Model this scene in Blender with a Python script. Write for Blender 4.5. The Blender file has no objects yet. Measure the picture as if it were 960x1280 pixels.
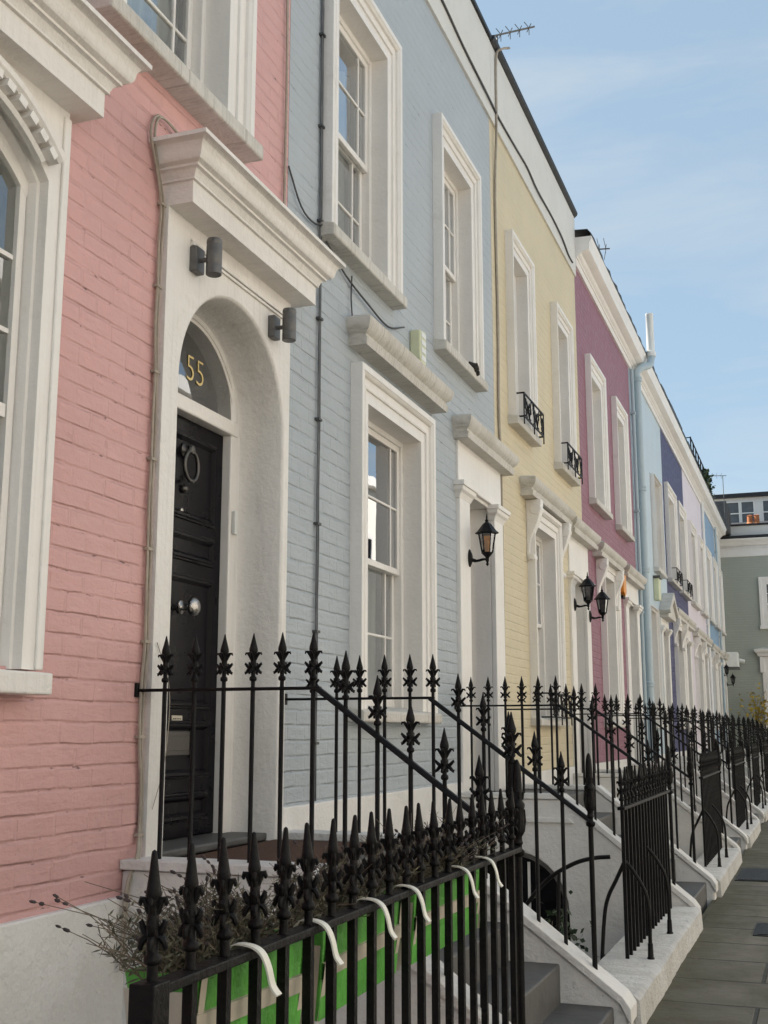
import bpy, bmesh, math, random
from mathutils import Vector, Matrix
random.seed(7)
R = math.radians
PI = math.pi
scene = bpy.context.scene
COL = scene.collection
XW = -2.7            # plane of the terrace front, facing +x; the street runs along +y
ORG = {}

# ------------------------------------------------------------------ helpers
def tag(o, label=None, cat=None, group=None, kind=None):
    if label: o['label'] = label
    if cat: o['category'] = cat
    if group: o['group'] = group
    if kind: o['kind'] = kind
    return o

def thing(name, loc, label, cat, group=None):
    o = bpy.data.objects.new(name, None); COL.objects.link(o)
    o.empty_display_size = .1
    o.location = loc; ORG[o.name] = Vector(loc)
    return tag(o, label, cat, group)

def obj(name, bm, m, parent=None, org=None, bevel=0, smooth=False, seg=2, angle=35, recalc=True):
    if recalc: bmesh.ops.recalc_face_normals(bm, faces=bm.faces[:])
    if parent is not None: org = ORG[parent.name]
    elif org is None:
        xs = [v.co.x for v in bm.verts]; ys = [v.co.y for v in bm.verts]; zs = [v.co.z for v in bm.verts]
        org = Vector(((min(xs)+max(xs))/2, (min(ys)+max(ys))/2, min(zs)))
    org = Vector(org)
    for v in bm.verts: v.co -= org
    me = bpy.data.meshes.new(name); bm.to_mesh(me); bm.free()
    for mm in (m if isinstance(m, (list, tuple)) else [m]): me.materials.append(mm)
    if smooth:
        for p in me.polygons: p.use_smooth = True
        me.set_sharp_from_angle(angle=R(angle))
    o = bpy.data.objects.new(name, me); COL.objects.link(o)
    if parent is not None: o.parent = parent
    else: o.location = org
    ORG[o.name] = org
    if bevel:
        md = o.modifiers.new('bevel', 'BEVEL'); md.width = bevel; md.segments = seg
        md.limit_method = 'ANGLE'; md.angle_limit = R(40)
    return o

def structure(name, bm, m, label, cat=None, kind='structure', **k):
    o = obj(name, bm, m, **k); return tag(o, label, cat or name.replace('_', ' '), None, kind)

NB = bmesh.new
def quad(bm, a, b, c, d, mi=0):
    f = bm.faces.new([bm.verts.new(p) for p in (a, b, c, d)]); f.material_index = mi; return f

def box(bm, x0, x1, y0, y1, z0, z1, mi=0):
    vs = [bm.verts.new((x, y, z)) for x in (x0, x1) for y in (y0, y1) for z in (z0, z1)]
    for idx in ((0,1,3,2),(4,6,7,5),(0,4,5,1),(2,3,7,6),(0,2,6,4),(1,5,7,3)):
        f = bm.faces.new([vs[i] for i in idx]); f.material_index = mi
    return vs

def loft(bm, rings, closed=False, cap=False, mi=0):
    rv = [[bm.verts.new(p) for p in r] for r in rings]
    n = len(rings[0])
    for a, b in zip(rv, rv[1:]):
        for i in range(n if closed else n-1):
            j = (i+1) % n
            try:
                f = bm.faces.new((a[i], a[j], b[j], b[i])); f.material_index = mi
            except ValueError: pass
    if cap and closed:
        for r in (rv[0], rv[-1]):
            try: bm.faces.new(r).material_index = mi
            except ValueError: pass
    return rv

def cornice(bm, y0, y1, prof, x=None, z=0):
    """moulding along y with mitred returns; prof = (d,z) from the wall out and back"""
    x = XW if x is None else x
    loft(bm, [[(x-.02, y0-d, z+h), (x+d, y0-d, z+h), (x+d, y1+d, z+h), (x-.02, y1+d, z+h)] for d, h in prof])

def frame(bm, y0, y1, z0, z1, prof, x=None):
    """architrave round an opening: (offset w, depth d)"""
    x = XW if x is None else x
    loft(bm, [[(x+d, y0-w, z0), (x+d, y0-w, z1+w), (x+d, y1+w, z1+w), (x+d, y1+w, z0)] for w, d in prof])

def tube(bm, pts, r, seg=6, cap=True, mi=0):
    pts = [Vector(p) for p in pts]; n = len(pts)
    rs = r if isinstance(r, (list, tuple)) else [r]*n
    t0 = (pts[1]-pts[0]).normalized()
    up = Vector((0, 0, 1)) if abs(t0.z) < .9 else Vector((1, 0, 0))
    u = t0.cross(up).normalized(); rings = []
    for i, p in enumerate(pts):
        t = (pts[min(i+1, n-1)]-pts[max(i-1, 0)])
        if t.length < 1e-9: t = t0
        t.normalize(); u = (u - t*u.dot(t)).normalized(); v = t.cross(u)
        rings.append([p + (u*math.cos(a)+v*math.sin(a))*rs[i] for a in [2*PI*k/seg for k in range(seg)]])
    loft(bm, rings, True, cap, mi)

def lathe(bm, cx, cy, prof, seg=12, z=0, mi=0):
    loft(bm, [[(cx+r*math.cos(2*PI*k/seg), cy+r*math.sin(2*PI*k/seg), z+h) for k in range(seg)] for r, h in prof], True, True, mi)

def curve(pts, n=8):
    """Catmull-Rom"""
    P = [Vector(p) for p in pts]; P = [P[0]*2-P[1]]+P+[P[-1]*2-P[-2]]; out = []
    for i in range(1, len(P)-2):
        a, b, c, d = P[i-1:i+3]
        for k in range(n):
            t = k/n
            out.append(.5*((2*b)+(c-a)*t+(2*a-5*b+4*c-d)*t*t+(3*b-a-3*c+d)*t**3))
    out.append(P[-2]); return out

def wall_grid(bm, y0, y1, z0, z1, holes, x=None):
    x = XW if x is None else x
    ys = sorted({y0, y1} | {min(max(h[k], y0), y1) for h in holes for k in (0, 1)})
    zs = sorted({z0, z1} | {min(max(h[k], z0), z1) for h in holes for k in (2, 3)})
    vd = {}
    def V(a, b):
        if (a, b) not in vd: vd[a, b] = bm.verts.new((x, a, b))
        return vd[a, b]
    for a, b in zip(ys, ys[1:]):
        for c, d in zip(zs, zs[1:]):
            my, mz = (a+b)/2, (c+d)/2
            if any(h[0] < my < h[1] and h[2] < mz < h[3] for h in holes): continue
            bm.faces.new((V(a, c), V(b, c), V(b, d), V(a, d)))

def prism(bm, pts, axis, a0, a1):
    """extrude an outline; axis 'y': pts are (x,z), 'x': pts are (y,z)"""
    mk = (lambda p, a: (p[0], a, p[1])) if axis == 'y' else (lambda p, a: (a, p[0], p[1]))
    A = [bm.verts.new(mk(p, a0)) for p in pts]; B = [bm.verts.new(mk(p, a1)) for p in pts]
    fs = [bm.faces.new(A), bm.faces.new(B)]
    for i in range(len(pts)):
        j = (i+1) % len(pts); bm.faces.new((A[i], A[j], B[j], B[i]))
    for f in fs: f.normal_update()
    bmesh.ops.triangulate(bm, faces=fs)

# ------------------------------------------------------------------ materials
class NT:
    def __init__(s, name):
        s.m = bpy.data.materials.new(name); s.m.use_nodes = True; s.t = s.m.node_tree
        s.t.nodes.clear(); s.out = s.n('ShaderNodeOutputMaterial')
        s.p = s.n('ShaderNodeBsdfPrincipled'); s.l(s.p.outputs[0], s.out.inputs[0])
    def n(s, typ, **k):
        nd = s.t.nodes.new(typ)
        for a, b in k.items(): setattr(nd, a, b)
        return nd
    def l(s, a, b): s.t.links.new(a, b)
    def put(s, inp, v):
        if hasattr(v, 'is_output'): s.l(v, inp)
        else: inp.default_value = v
    def math(s, op, a, b=0, c=None, clamp=False):
        nd = s.n('ShaderNodeMath', operation=op, use_clamp=clamp); s.put(nd.inputs[0], a); s.put(nd.inputs[1], b)
        if c is not None: s.put(nd.inputs[2], c)
        return nd.outputs[0]
    def coord(s, scale=(1, 1, 1), swap=False):
        tc = s.n('ShaderNodeTexCoord'); o = tc.outputs['Object']
        if swap:
            sp = s.n('ShaderNodeSeparateXYZ'); s.l(o, sp.inputs[0]); cb = s.n('ShaderNodeCombineXYZ')
            s.l(sp.outputs[1], cb.inputs[0]); s.l(sp.outputs[2], cb.inputs[1]); o = cb.outputs[0]
        mp = s.n('ShaderNodeMapping'); s.l(o, mp.inputs[0]); mp.inputs['Scale'].default_value = scale
        return mp.outputs[0]
    def noise(s, vec, scale, detail=4, rough=.55, dist=0):
        nd = s.n('ShaderNodeTexNoise'); s.l(vec, nd.inputs['Vector'])
        nd.inputs['Scale'].default_value = scale; nd.inputs['Detail'].default_value = detail
        nd.inputs['Roughness'].default_value = rough; nd.inputs['Distortion'].default_value = dist
        return nd.outputs['Fac']
    def ramp(s, fac, a, b, lo=0., hi=1.):
        nd = s.n('ShaderNodeMapRange'); s.l(fac, nd.inputs[0])
        for i, v in enumerate((a, b, lo, hi)): nd.inputs[i+1].default_value = v
        return nd.outputs[0]
    def mix(s, fac, a, b, blend='MIX'):
        nd = s.n('ShaderNodeMix', data_type='RGBA', blend_type=blend)
        s.put(nd.inputs[0], fac); s.put(nd.inputs[6], a if hasattr(a, 'is_output') else (*a, 1)); s.put(nd.inputs[7], b if hasattr(b, 'is_output') else (*b, 1))
        return nd.outputs[2]
    def bump(s, h, dist, strength=1.):
        nd = s.n('ShaderNodeBump'); s.l(h, nd.inputs['Height']); nd.inputs['Distance'].default_value = dist
        nd.inputs['Strength'].default_value = strength; s.l(nd.outputs[0], s.p.inputs['Normal'])
    def base(s, c): s.put(s.p.inputs['Base Color'], c if hasattr(c, 'is_output') else (*c, 1))
    def rough(s, r): s.put(s.p.inputs['Roughness'], r)

def dim(c, k): return tuple(x*k for x in c)

def brick_paint(name, c, depth=.016, crack=1., row=.083, smooth_above=None):
    n = NT(name); v = n.coord(swap=True); v3 = n.coord()
    nz = n.n('ShaderNodeTexNoise'); n.l(v, nz.inputs['Vector']); nz.inputs['Scale'].default_value = 5; nz.inputs['Detail'].default_value = 3
    vm = n.n('ShaderNodeVectorMath', operation='MULTIPLY_ADD'); n.l(nz.outputs['Color'], vm.inputs[0])
    vm.inputs[1].default_value = (.02, .015, 0); n.l(v, vm.inputs[2])
    br = n.n('ShaderNodeTexBrick', offset=.5); n.l(vm.outputs[0], br.inputs['Vector'])
    br.inputs['Color1'].default_value = (0, 0, 0, 1); br.inputs['Color2'].default_value = (1, 1, 1, 1); br.inputs['Mortar'].default_value = (.5, .5, .5, 1)
    for k, x in (('Scale', 1), ('Mortar Size', .011), ('Mortar Smooth', .75), ('Brick Width', .225), ('Row Height', row)): br.inputs[k].default_value = x
    mort = br.outputs['Fac']
    rnd = n.n('ShaderNodeSeparateColor'); n.l(br.outputs['Color'], rnd.inputs[0])
    big = n.noise(v3, 1.1, 5, .6); mid = n.noise(v3, 9, 5, .6); fine = n.noise(v3, 60, 4, .65)
    b2 = n.n('ShaderNodeTexBrick', offset=.5); n.l(vm.outputs[0], b2.inputs['Vector'])
    for k, x in (('Scale', 1), ('Mortar Size', .013), ('Mortar Smooth', 1.), ('Brick Width', 90.), ('Row Height', row)): b2.inputs[k].default_value = x
    bed = b2.outputs['Fac']
    # bed joints show as soft broken ledges, upright joints are nearly filled by paint
    openj = n.ramp(n.noise(n.coord((1, .6, 1.6)), 6, 3, .6), .42, .70)
    h = n.math('MULTIPLY', n.math('MULTIPLY_ADD', openj, .5, .34), n.math('MULTIPLY', bed, -.5))
    h = n.math('MULTIPLY_ADD', n.math('MULTIPLY', mort, n.math('MULTIPLY_ADD', openj, .6, .3)), -.55, h)
    h = n.math('MULTIPLY_ADD', rnd.outputs[0], .30, h)
    h = n.math('MULTIPLY_ADD', mid, .8, h)
    h = n.math('MULTIPLY_ADD', n.noise(n.coord((1, .5, 1.6)), 16, 4, .6), .8, h)
    h = n.math('MULTIPLY_ADD', fine, .2, h)
    if smooth_above:
        sp = n.n('ShaderNodeSeparateXYZ'); n.l(v3, sp.inputs[0])
        k = n.ramp(sp.outputs[2], smooth_above, smooth_above+.8, 1., .6); h = n.math('MULTIPLY', h, k)
    n.bump(h, depth)
    col = n.mix(n.ramp(big, .3, .72, 0, .55), c, dim(c, .8))
    col = n.mix(n.ramp(mid, .5, .8, 0, .3), col, tuple(min(.9, x*1.12+.012) for x in c))
    # short dark cracks in the open joints, thin pits
    cn = n.noise(n.coord((1, 1, 3.5)), 11, 4, .65)
    cr = n.math('MULTIPLY', n.ramp(bed, .5, .9), n.ramp(cn, .60, .70))
    pit = n.ramp(n.noise(n.coord((1, .8, 2.2)), 34, 3, .7), .70, .76)
    cr = n.math('MAXIMUM', cr, n.math('MULTIPLY', pit, n.ramp(mid, .45, .6)))
    col = n.mix(n.math('MULTIPLY', cr, .85*crack, clamp=True), col, dim(c, .2))
    n.base(col); n.rough(n.ramp(mid, .3, .7, .5, .72)); return n.m

def paint(name, c, rough=.5, dirt=.25, bump=.0025, dirtc=None, scale=1., streak=0.):
    n = NT(name); v = n.coord()
    big = n.noise(v, 1.7*scale, 6, .62); fine = n.noise(v, 38*scale, 5, .6); mid = n.noise(v, 7*scale, 5, .6, .3)
    dc = dirtc or (c[0]*.55, c[1]*.52, c[2]*.45)
    col = n.mix(n.ramp(big, .42, .78, 0, dirt), c, dc)
    col = n.mix(n.math('MULTIPLY', n.ramp(mid, .62, .75), dirt*.9, clamp=True), col, dim(dc, .75))
    if streak:
        s = n.noise(n.coord((3, 30, .8)), 1.6, 5, .65)
        col = n.mix(n.ramp(s, .5, .72, 0, streak), col, dim(dc, .7))
    spk = n.ramp(n.noise(v, 90*scale, 2, .5), .74, .78, 0, dirt*1.6)
    col = n.mix(spk, col, dim(dc, .3))
    n.base(col); n.rough(n.ramp(mid, .3, .7, rough-.08, rough+.12))
    h = n.math('MULTIPLY_ADD', mid, 2.2, fine); n.bump(h, bump); return n.m

def plain(name, c, rough=.5, metal=0., bump=.001, var=.15, scale=20):
    n = NT(name); v = n.coord(); f = n.noise(v, scale, 4, .6)
    n.base(n.mix(n.ramp(f, .3, .7, 0, 1), dim(c, 1-var), tuple(min(1, x*(1+var)) for x in c)))
    n.rough(n.ramp(f, .3, .7, max(.03, rough-.07), rough+.09)); n.p.inputs['Metallic'].default_value = metal
    if bump: n.bump(n.noise(v, scale*2.5, 3, .6), bump)
    return n.m

def glass_pane(name, tint=(.8, .84, .84)):
    n = NT(name); n.t.nodes.remove(n.p)
    g = n.n('ShaderNodeBsdfGlossy'); g.inputs['Roughness'].default_value = .012; g.inputs['Color'].default_value = (.95, .97, 1, 1)
    t = n.n('ShaderNodeBsdfTransparent'); t.inputs['Color'].default_value = (*tint, 1)
    fr = n.n('ShaderNodeFresnel'); fr.inputs['IOR'].default_value = 1.52
    fac = n.math('MULTIPLY_ADD', fr.outputs[0], 3.0, .02, clamp=True)
    bp = n.n('ShaderNodeBump'); bp.inputs['Distance'].default_value = .004; bp.inputs['Strength'].default_value = .35
    n.l(n.noise(n.coord(), 2.6, 1, .4), bp.inputs['Height']); n.l(bp.outputs[0], g.inputs['Normal'])
    mx = n.n('ShaderNodeMixShader'); n.l(fac, mx.inputs[0]); n.l(t.outputs[0], mx.inputs[1]); n.l(g.outputs[0], mx.inputs[2])
    n.l(mx.outputs[0], n.out.inputs[0]); return n.m

M = {}
M['pink'] = brick_paint('pink masonry paint', (.65, .37, .35), .0098, 1.5)
M['blue'] = brick_paint('grey blue masonry paint', (.42, .457, .487), .010, smooth_above=4.2)
M['yellow'] = brick_paint('pale yellow masonry paint', (.64, .55, .375), .0065, .6)
M['magenta'] = brick_paint('mauve masonry paint', (.275, .118, .16), .008, .6)
M['paleblue'] = paint('pale blue stucco', (.48, .575, .64), .6, .12)
M['navy'] = brick_paint('navy masonry paint', (.045, .047, .135), .012, .4)
M['lilac'] = paint('lilac white stucco', (.68, .62, .67), .6, .12)
M['skyblue'] = brick_paint('sky blue masonry paint', (.25, .38, .53), .012, .4)
M['offwhite'] = paint('off white stucco', (.68, .67, .63), .6, .15)
M['green'] = brick_paint('sage green masonry paint', (.36, .38, .33), .005, .4)
M['white'] = paint('white gloss paint', (.81, .775, .735), .42, .16, streak=.12)
M['stucco'] = paint('white painted stucco', (.79, .755, .715), .6, .2, .005, streak=.15)
M['weathered'] = paint('weathered white stucco', (.62, .59, .54), .7, .45, .007, streak=.55)
M['plinth'] = paint('white plinth paint', (.78, .755, .725), .6, .3, .006)
M['stair'] = paint('white stair paint', (.74, .715, .68), .65, .36, .007, (.30, .28, .24))
M['kerbwall'] = paint('scuffed white kerb wall', (.68, .66, .63), .7, .5, .012, (.28, .25, .19), 1.6, .3)
M['parapet'] = paint('parapet render', (.66, .645, .61), .7, .16, .004)
M['iron'] = plain('black iron paint', (.005, .004, .004), .5, 0, .0035, .4, 24)
M['iron'].node_tree.nodes['Principled BSDF'].inputs['Specular IOR Level'].default_value = .2
M['door'] = plain('black door gloss', (.005, .004, .006), .3, 0, .0004, .25, 6)
M['door'].node_tree.nodes['Principled BSDF'].inputs['Specular IOR Level'].default_value = .1
M['doorblue'] = plain('dark blue door gloss', (.02, .025, .06), .25, 0, .0004, .2, 6)
M['doorgrey'] = plain('grey door paint', (.30, .30, .29), .35, 0, .0004, .15, 6)
M['steel'] = plain('brushed nickel', (.42, .40, .38), .28, 1., .0004, .15, 60)
M['pewter'] = plain('dark pewter', (.10, .095, .09), .38, 1., .0006, .2, 60)
M['lampgrey'] = plain('grey lamp metal', (.13, .125, .12), .42, .35, .0006, .2, 30)
M['glass'] = glass_pane('window glass')
M['amber'] = glass_pane('amber lamp glass', (.8, .5, .14))
M['smoke'] = glass_pane('smoked lamp glass', (.25, .22, .2))
M['curtain'] = plain('net curtain', (.74, .75, .70), .9, 0, 0, .08, 14)
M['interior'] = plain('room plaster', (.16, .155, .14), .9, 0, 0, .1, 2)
M['slate'] = plain('roof slate', (.045, .045, .05), .6, 0, .004, .35, 12)
M['lead'] = plain('lead gutter', (.018, .019, .021), .55, .2, .003, .4, 9)
M['stone'] = plain('dark step stone', (.085, .082, .078), .55, 0, .003, .35, 7)
M['mat'] = plain('coir doormat', (.085, .035, .018), .95, 0, .006, .35, 90)
M['gold'] = plain('gold leaf', (.72, .56, .24), .4, .2, 0, .08, 30)
M['cable'] = plain('beige cable', (.36, .31, .25), .6, 0, .0004, .15, 20)
M['cableblack'] = plain('dark cable', (.06, .06, .062), .55, 0, .0004, .3, 20)
M['cablegrey'] = plain('weathered grey cable', (.12, .125, .13), .6, 0, .0004, .3, 12)
M['pipe'] = paint('pale blue grey pipe paint', (.40, .48, .52), .45, .2, .001)
M['whitepvc'] = plain('white plastic', (.75, .75, .72), .35, 0, 0, .05, 8)
M['cream'] = plain('cream plastic', (.62, .63, .42), .4, 0, 0, .08, 8)
M['orange'] = plain('orange plastic', (.72, .27, .03), .4, 0, 0, .12, 8)
M['planter'] = plain('green planter fabric', (.10, .38, .055), .55, 0, .012, .28, 7)
M['strap'] = plain('beige planter trim', (.52, .47, .38), .6, 0, .001, .12, 14)
M['hook'] = plain('ivory hook strap', (.72, .70, .62), .4, 0, 0, .05, 10)
M['soil'] = plain('dark soil', (.025, .02, .015), .95, 0, .01, .4, 30)
M['stem'] = plain('dry lavender stem', (.15, .115, .085), .8, 0, 0, .35, 12)
M['bud'] = plain('dry lavender head', (.06, .045, .045), .9, 0, 0, .35, 40)
M['needle'] = plain('grey green lavender leaf', (.115, .11, .07), .8, 0, 0, .55, 14)
M['shrub'] = plain('dark evergreen leaf', (.028, .05, .02), .4, 0, 0, .5, 8)
M['vine'] = plain('autumn vine leaf', (.42, .30, .03), .6, 0, 0, .5, 7)
M['terracotta'] = plain('terracotta', (.45, .16, .06), .8, 0, .003, .25, 14)
M['darkpane'] = plain('far window glass', (.09, .095, .10), .12, 0, 0, .2, 3)
M['grey_wall'] = plain('dark grey cladding', (.075, .075, .078), .6, 0, .002, .2, 5)
M['cover'] = plain('iron inspection cover', (.018, .017, .015), .55, .4, .004, .3, 40)
M['cream_wall'] = paint('cream facade paint', (.80, .765, .69), .7, .15)

def pave_mat():
    n = NT('york stone paving'); v = n.coord()
    mp = n.n('ShaderNodeMapping'); n.l(v, mp.inputs[0])
    br = n.n('ShaderNodeTexBrick', offset=.43); n.l(mp.outputs[0], br.inputs['Vector'])
    br.inputs['Color1'].default_value = (0, 0, 0, 1); br.inputs['Color2'].default_value = (1, 1, 1, 1); br.inputs['Mortar'].default_value = (.5, .5, .5, 1)
    for k, x in (('Scale', 1), ('Mortar Size', .014), ('Mortar Smooth', .4), ('Brick Width', .92), ('Row Height', .62)): br.inputs[k].default_value = x
    rnd = n.n('ShaderNodeSeparateColor'); n.l(br.outputs['Color'], rnd.inputs[0])
    mid = n.noise(v, 3.2, 6, .65); fine = n.noise(v, 45, 5, .65)
    c = n.mix(rnd.outputs[0], (.135, .117, .08), (.20, .174, .126))
    c = n.mix(n.ramp(mid, .4, .7, 0, .6), c, (.078, .07, .046))
    c = n.mix(n.ramp(fine, .55, .75, 0, .35), c, (.16, .15, .12))
    c = n.mix(n.ramp(n.noise(n.coord((3.5, .45, 1)), 1.3, 5, .65), .52, .72, 0, .65), c, (.05, .05, .024))
    c = n.mix(n.math('MULTIPLY', br.outputs['Fac'], .85), c, (.025, .027, .016))
    sx = n.n('ShaderNodeSeparateXYZ'); n.l(v, sx.inputs[0])
    edge = n.ramp(n.math('MULTIPLY_ADD', n.noise(n.coord((1, .6, 1)), 4.5, 5, .65), .36, sx.outputs[0]), -.68, -.36, 1., 0.)
    c = n.mix(n.math('MULTIPLY', edge, .85), c, n.mix(fine, (.028, .026, .010), (.115, .098, .042)))
    spk = n.ramp(n.noise(v, 60, 2, .5), .73, .77, 0, .7); c = n.mix(spk, c, (.03, .028, .022))
    n.base(c); n.rough(n.ramp(mid, .3, .7, .55, .85))
    h = n.math('MULTIPLY', br.outputs['Fac'], -1.2); h = n.math('MULTIPLY_ADD', rnd.outputs[0], .35, h)
    h = n.math('MULTIPLY_ADD', mid, .8, h); h = n.math('MULTIPLY_ADD', fine, .25, h); n.bump(h, .012); return n.m
M['paving'] = pave_mat()
M['palepaving'] = plain('dry pale concrete paving', (.40, .385, .35), .85, 0, .003, .15, 4)
M['asphalt'] = plain('asphalt', (.05, .05, .05), .85, 0, .006, .3, 60)
M['kerb'] = plain('granite kerb', (.2, .195, .185), .7, 0, .004, .3, 30)
M['earth'] = plain('far ground', (.1, .1, .09), .9, 0, 0, .2, 1)
M['area'] = plain('basement paving', (.19, .185, .175), .8, 0, .005, .3, 5)

# ------------------------------------------------------------------ ground
def sheet(x0, x1, y0, y1, z):
    bm = NB(); quad(bm, (x0, y0, z), (x1, y0, z), (x1, y1, z), (x0, y1, z)); return bm
bm = NB()
for a in ((-400, -9.2, -400, 600), (-9.2, -.93, -400, -3.5), (-9.2, -.93, 39.4, 600), (-.93, 400, -400, 600)):
    quad(bm, (a[0], a[2], -.15), (a[1], a[2], -.15), (a[1], a[3], -.15), (a[0], a[3], -.15))
structure('ground', bm, M['earth'], 'flat town ground reaching to the horizon')
bm = NB(); box(bm, -.93, .95, -6, 60, -.14, 0)
structure('pavement', bm, M['paving'], 'worn stone slab pavement beside the railings', bevel=0)
bm = NB(); box(bm, .953, 1.1, -6, 60, -.14, .004)
structure('kerb', bm, M['kerb'], 'granite kerb along the pavement edge', bevel=.01)
structure('road', sheet(1.1, 4.2, -6, 60, -.11), M['asphalt'], 'narrow asphalt street beyond the kerb')
bm = NB(); box(bm, 4.2, 6.4, -6, 60, -.14, 0)
tag(structure('pavement', bm, M['palepaving'], 'stone pavement on the far side of the street'))
bm = NB(); quad(bm, (XW, -3.5, -1.1), (-.93, -3.5, -1.1), (-.93, 39.4, -1.1), (XW, 39.4, -1.1))
structure('basement_area_floor', bm, M['area'], 'sunken paved floor between houses and railings')

for i, (x0, x1, y0, y1, lb) in enumerate(((-.52, -.2, 8.75, 9.32, 'nearer dark iron inspection cover set in the paving slabs'),
                                          (-.84, -.35, 11.85, 12.95, 'farther larger dark iron cover set in the paving slabs'))):
    t = thing('inspection_cover', (x0, y0, 0), lb, 'manhole cover', 'iron covers in the pavement')
    bm = NB(); box(bm, x0, x1, y0, y1, 0, .006); obj('cover_frame', bm, M['cover'], t)
    bm = NB(); box(bm, x0+.03, x1-.03, y0+.03, y1-.03, .007, .011)
    obj('cover_plate', bm, M['cover'], t)

rl = random.Random(5); bm = NB()
for i in range(120):
    c = Vector((-.86+abs(rl.gauss(0, .22)), rl.uniform(5, 26), .006)); a = rl.uniform(0, 6.3); e = Vector((math.cos(a), math.sin(a), rl.uniform(-.05, .15)))*rl.uniform(.015, .035); s_ = Vector((-e.y, e.x, 0))*.4
    quad(bm, c, c+e*.5+s_, c+e, c+e*.5-s_)
tag(obj('fallen_leaves', bm, M['stem'], recalc=False), 'scattered dead leaves and twigs along the foot of the low walls', 'leaves', None, 'stuff')

# ------------------------------------------------------------------ house parts
ZB = -1.12
def arch_prof(d_in, w):
    return [(-.001, -d_in-.07), (0, .038), (w*.36, .040), (w*.365, .054), (w*.42, .058), (w*.47, .048), (w*.49, .046), (w*.70, .048), (w*.705, .066), (w*.76, .078), (w*.80, .070), (w*.82, .080), (w, .082), (w, -.02)]

def sash_window(h, y0, y1, z0, z1, depth=.10, w=.2, sill=True, sill_h=.11, sill_d=.11, curtain=.6, margin=True, wallmat='white', blind=False):
    bm = NB(); frame(bm, y0, y1, z0-.035, z1, arch_prof(depth, w))
    W = obj('window', bm, M[wallmat], h, smooth=True, angle=18)
    xs = XW-depth
    bm = NB(); f = .055; zm = (z0+z1)/2+.0
    # box frame
    box(bm, xs-.07, xs+.012, y0-.03, y0+f*.6, z0-.01, z1+.02); box(bm, xs-.07, xs+.0125, y1-f*.6, y1+.03, z0-.01, z1+.02)
    box(bm, xs-.07, xs+.011, y0+f*.6, y1-f*.6, z1-f*.7, z1+.02)
    a, b = y0+f*.6, y1-f*.6
    def leaf(x, za, zb, top, bot):
        s = .042
        box(bm, x-.035, x, a, a+s, za, zb); box(bm, x-.035, x, b-s, b, za, zb)
        box(bm, x-.034, x+.001, a+s, b-s, zb-top, zb); box(bm, x-.034, x+.001, a+s, b-s, za, za+bot)
        ya, yb = a+s, b-s
        vs = [ya+.13, yb-.13] if margin else [(ya*2+yb)/3, (ya+2*yb)/3]
        for v in vs: box(bm, x-.028, x-.004, v-.009, v+.009, za+bot, zb-top)
        m_ = (za+zb)/2; cuts = [ya]+[q for v in vs for q in (v-.009, v+.009)]+[yb]
        for i in range(0, len(cuts), 2): box(bm, x-.028, x-.005, cuts[i], cuts[i+1], m_-.009, m_+.009)
        return x-.018, ya-.005, yb+.005, za+bot-.005, zb-top+.005
    p1 = leaf(xs-.005, zm-.02, z1-f*.7, .045, .045); p2 = leaf(xs-.046, z0+.0, zm+.025, .045, .07)
    obj('sash_frame', bm, M[wallmat], W, bevel=.004, seg=1)
    bm = NB()
    for x, ya, yb, za, zb in (p1, p2): quad(bm, (x, ya, za), (x, yb, za), (x, yb, zb), (x, ya, zb))
    obj('pane', bm, M['glass'], W, recalc=False)
    if curtain:
        bm = NB(); ct = z0+(z1-z0)*curtain; n = 70; r1, r2 = [], []
        for i in range(n+1):
            y = y0-.08+(y1-y0+.16)*i/n; x = xs-.2+.022*math.sin(i*1.15+.4*math.sin(i*.31))+.01*math.sin(i*.41)
            r1.append((x, y, z0-.05)); r2.append((x, y, ct))
        loft(bm, [r1, r2]); obj('curtain', bm, M['curtain'], W, smooth=True, angle=180)
    if sill:
        bm = NB(); ye = w+.025
        prism(bm, [(XW-.1, z0-sill_h), (XW+sill_d, z0-sill_h), (XW+sill_d, z0-.03), (XW-.1, z0+.012)], 'y', y0-ye, y1+ye)
        obj('sill', bm, M['weathered'], W, bevel=.012, seg=2)
    return W

HOOD = [(0, 0), (.125, 0), (.135, .05), (.115, .055), (.12, .075), (.15, .10), (.168, .135), (.17, .175), (.15, .19), (0, .23)]
HOOD_PINK = [(0, 0), (.16, 0), (.16, .105), (.174, .107), (.174, .118), (.177, .122), (.181, .135), (.191, .148), (.203, .153), (.208, .154), (.208, .166), (.213, .168), (.231, .175), (.242, .189), (.246, .208), (.250, .228), (.261, .245), (.278, .254), (.292, .256), (.292, .276), (0, .31)]
def hood(h, name, y0, y1, z, prof=HOOD, m='weathered', label=None):
    bm = NB(); cornice(bm, y0, y1, prof, z=z); o = obj(name, bm, M[m], h, smooth=True, angle=28)
    if label: o['label'] = label
    return o

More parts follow.
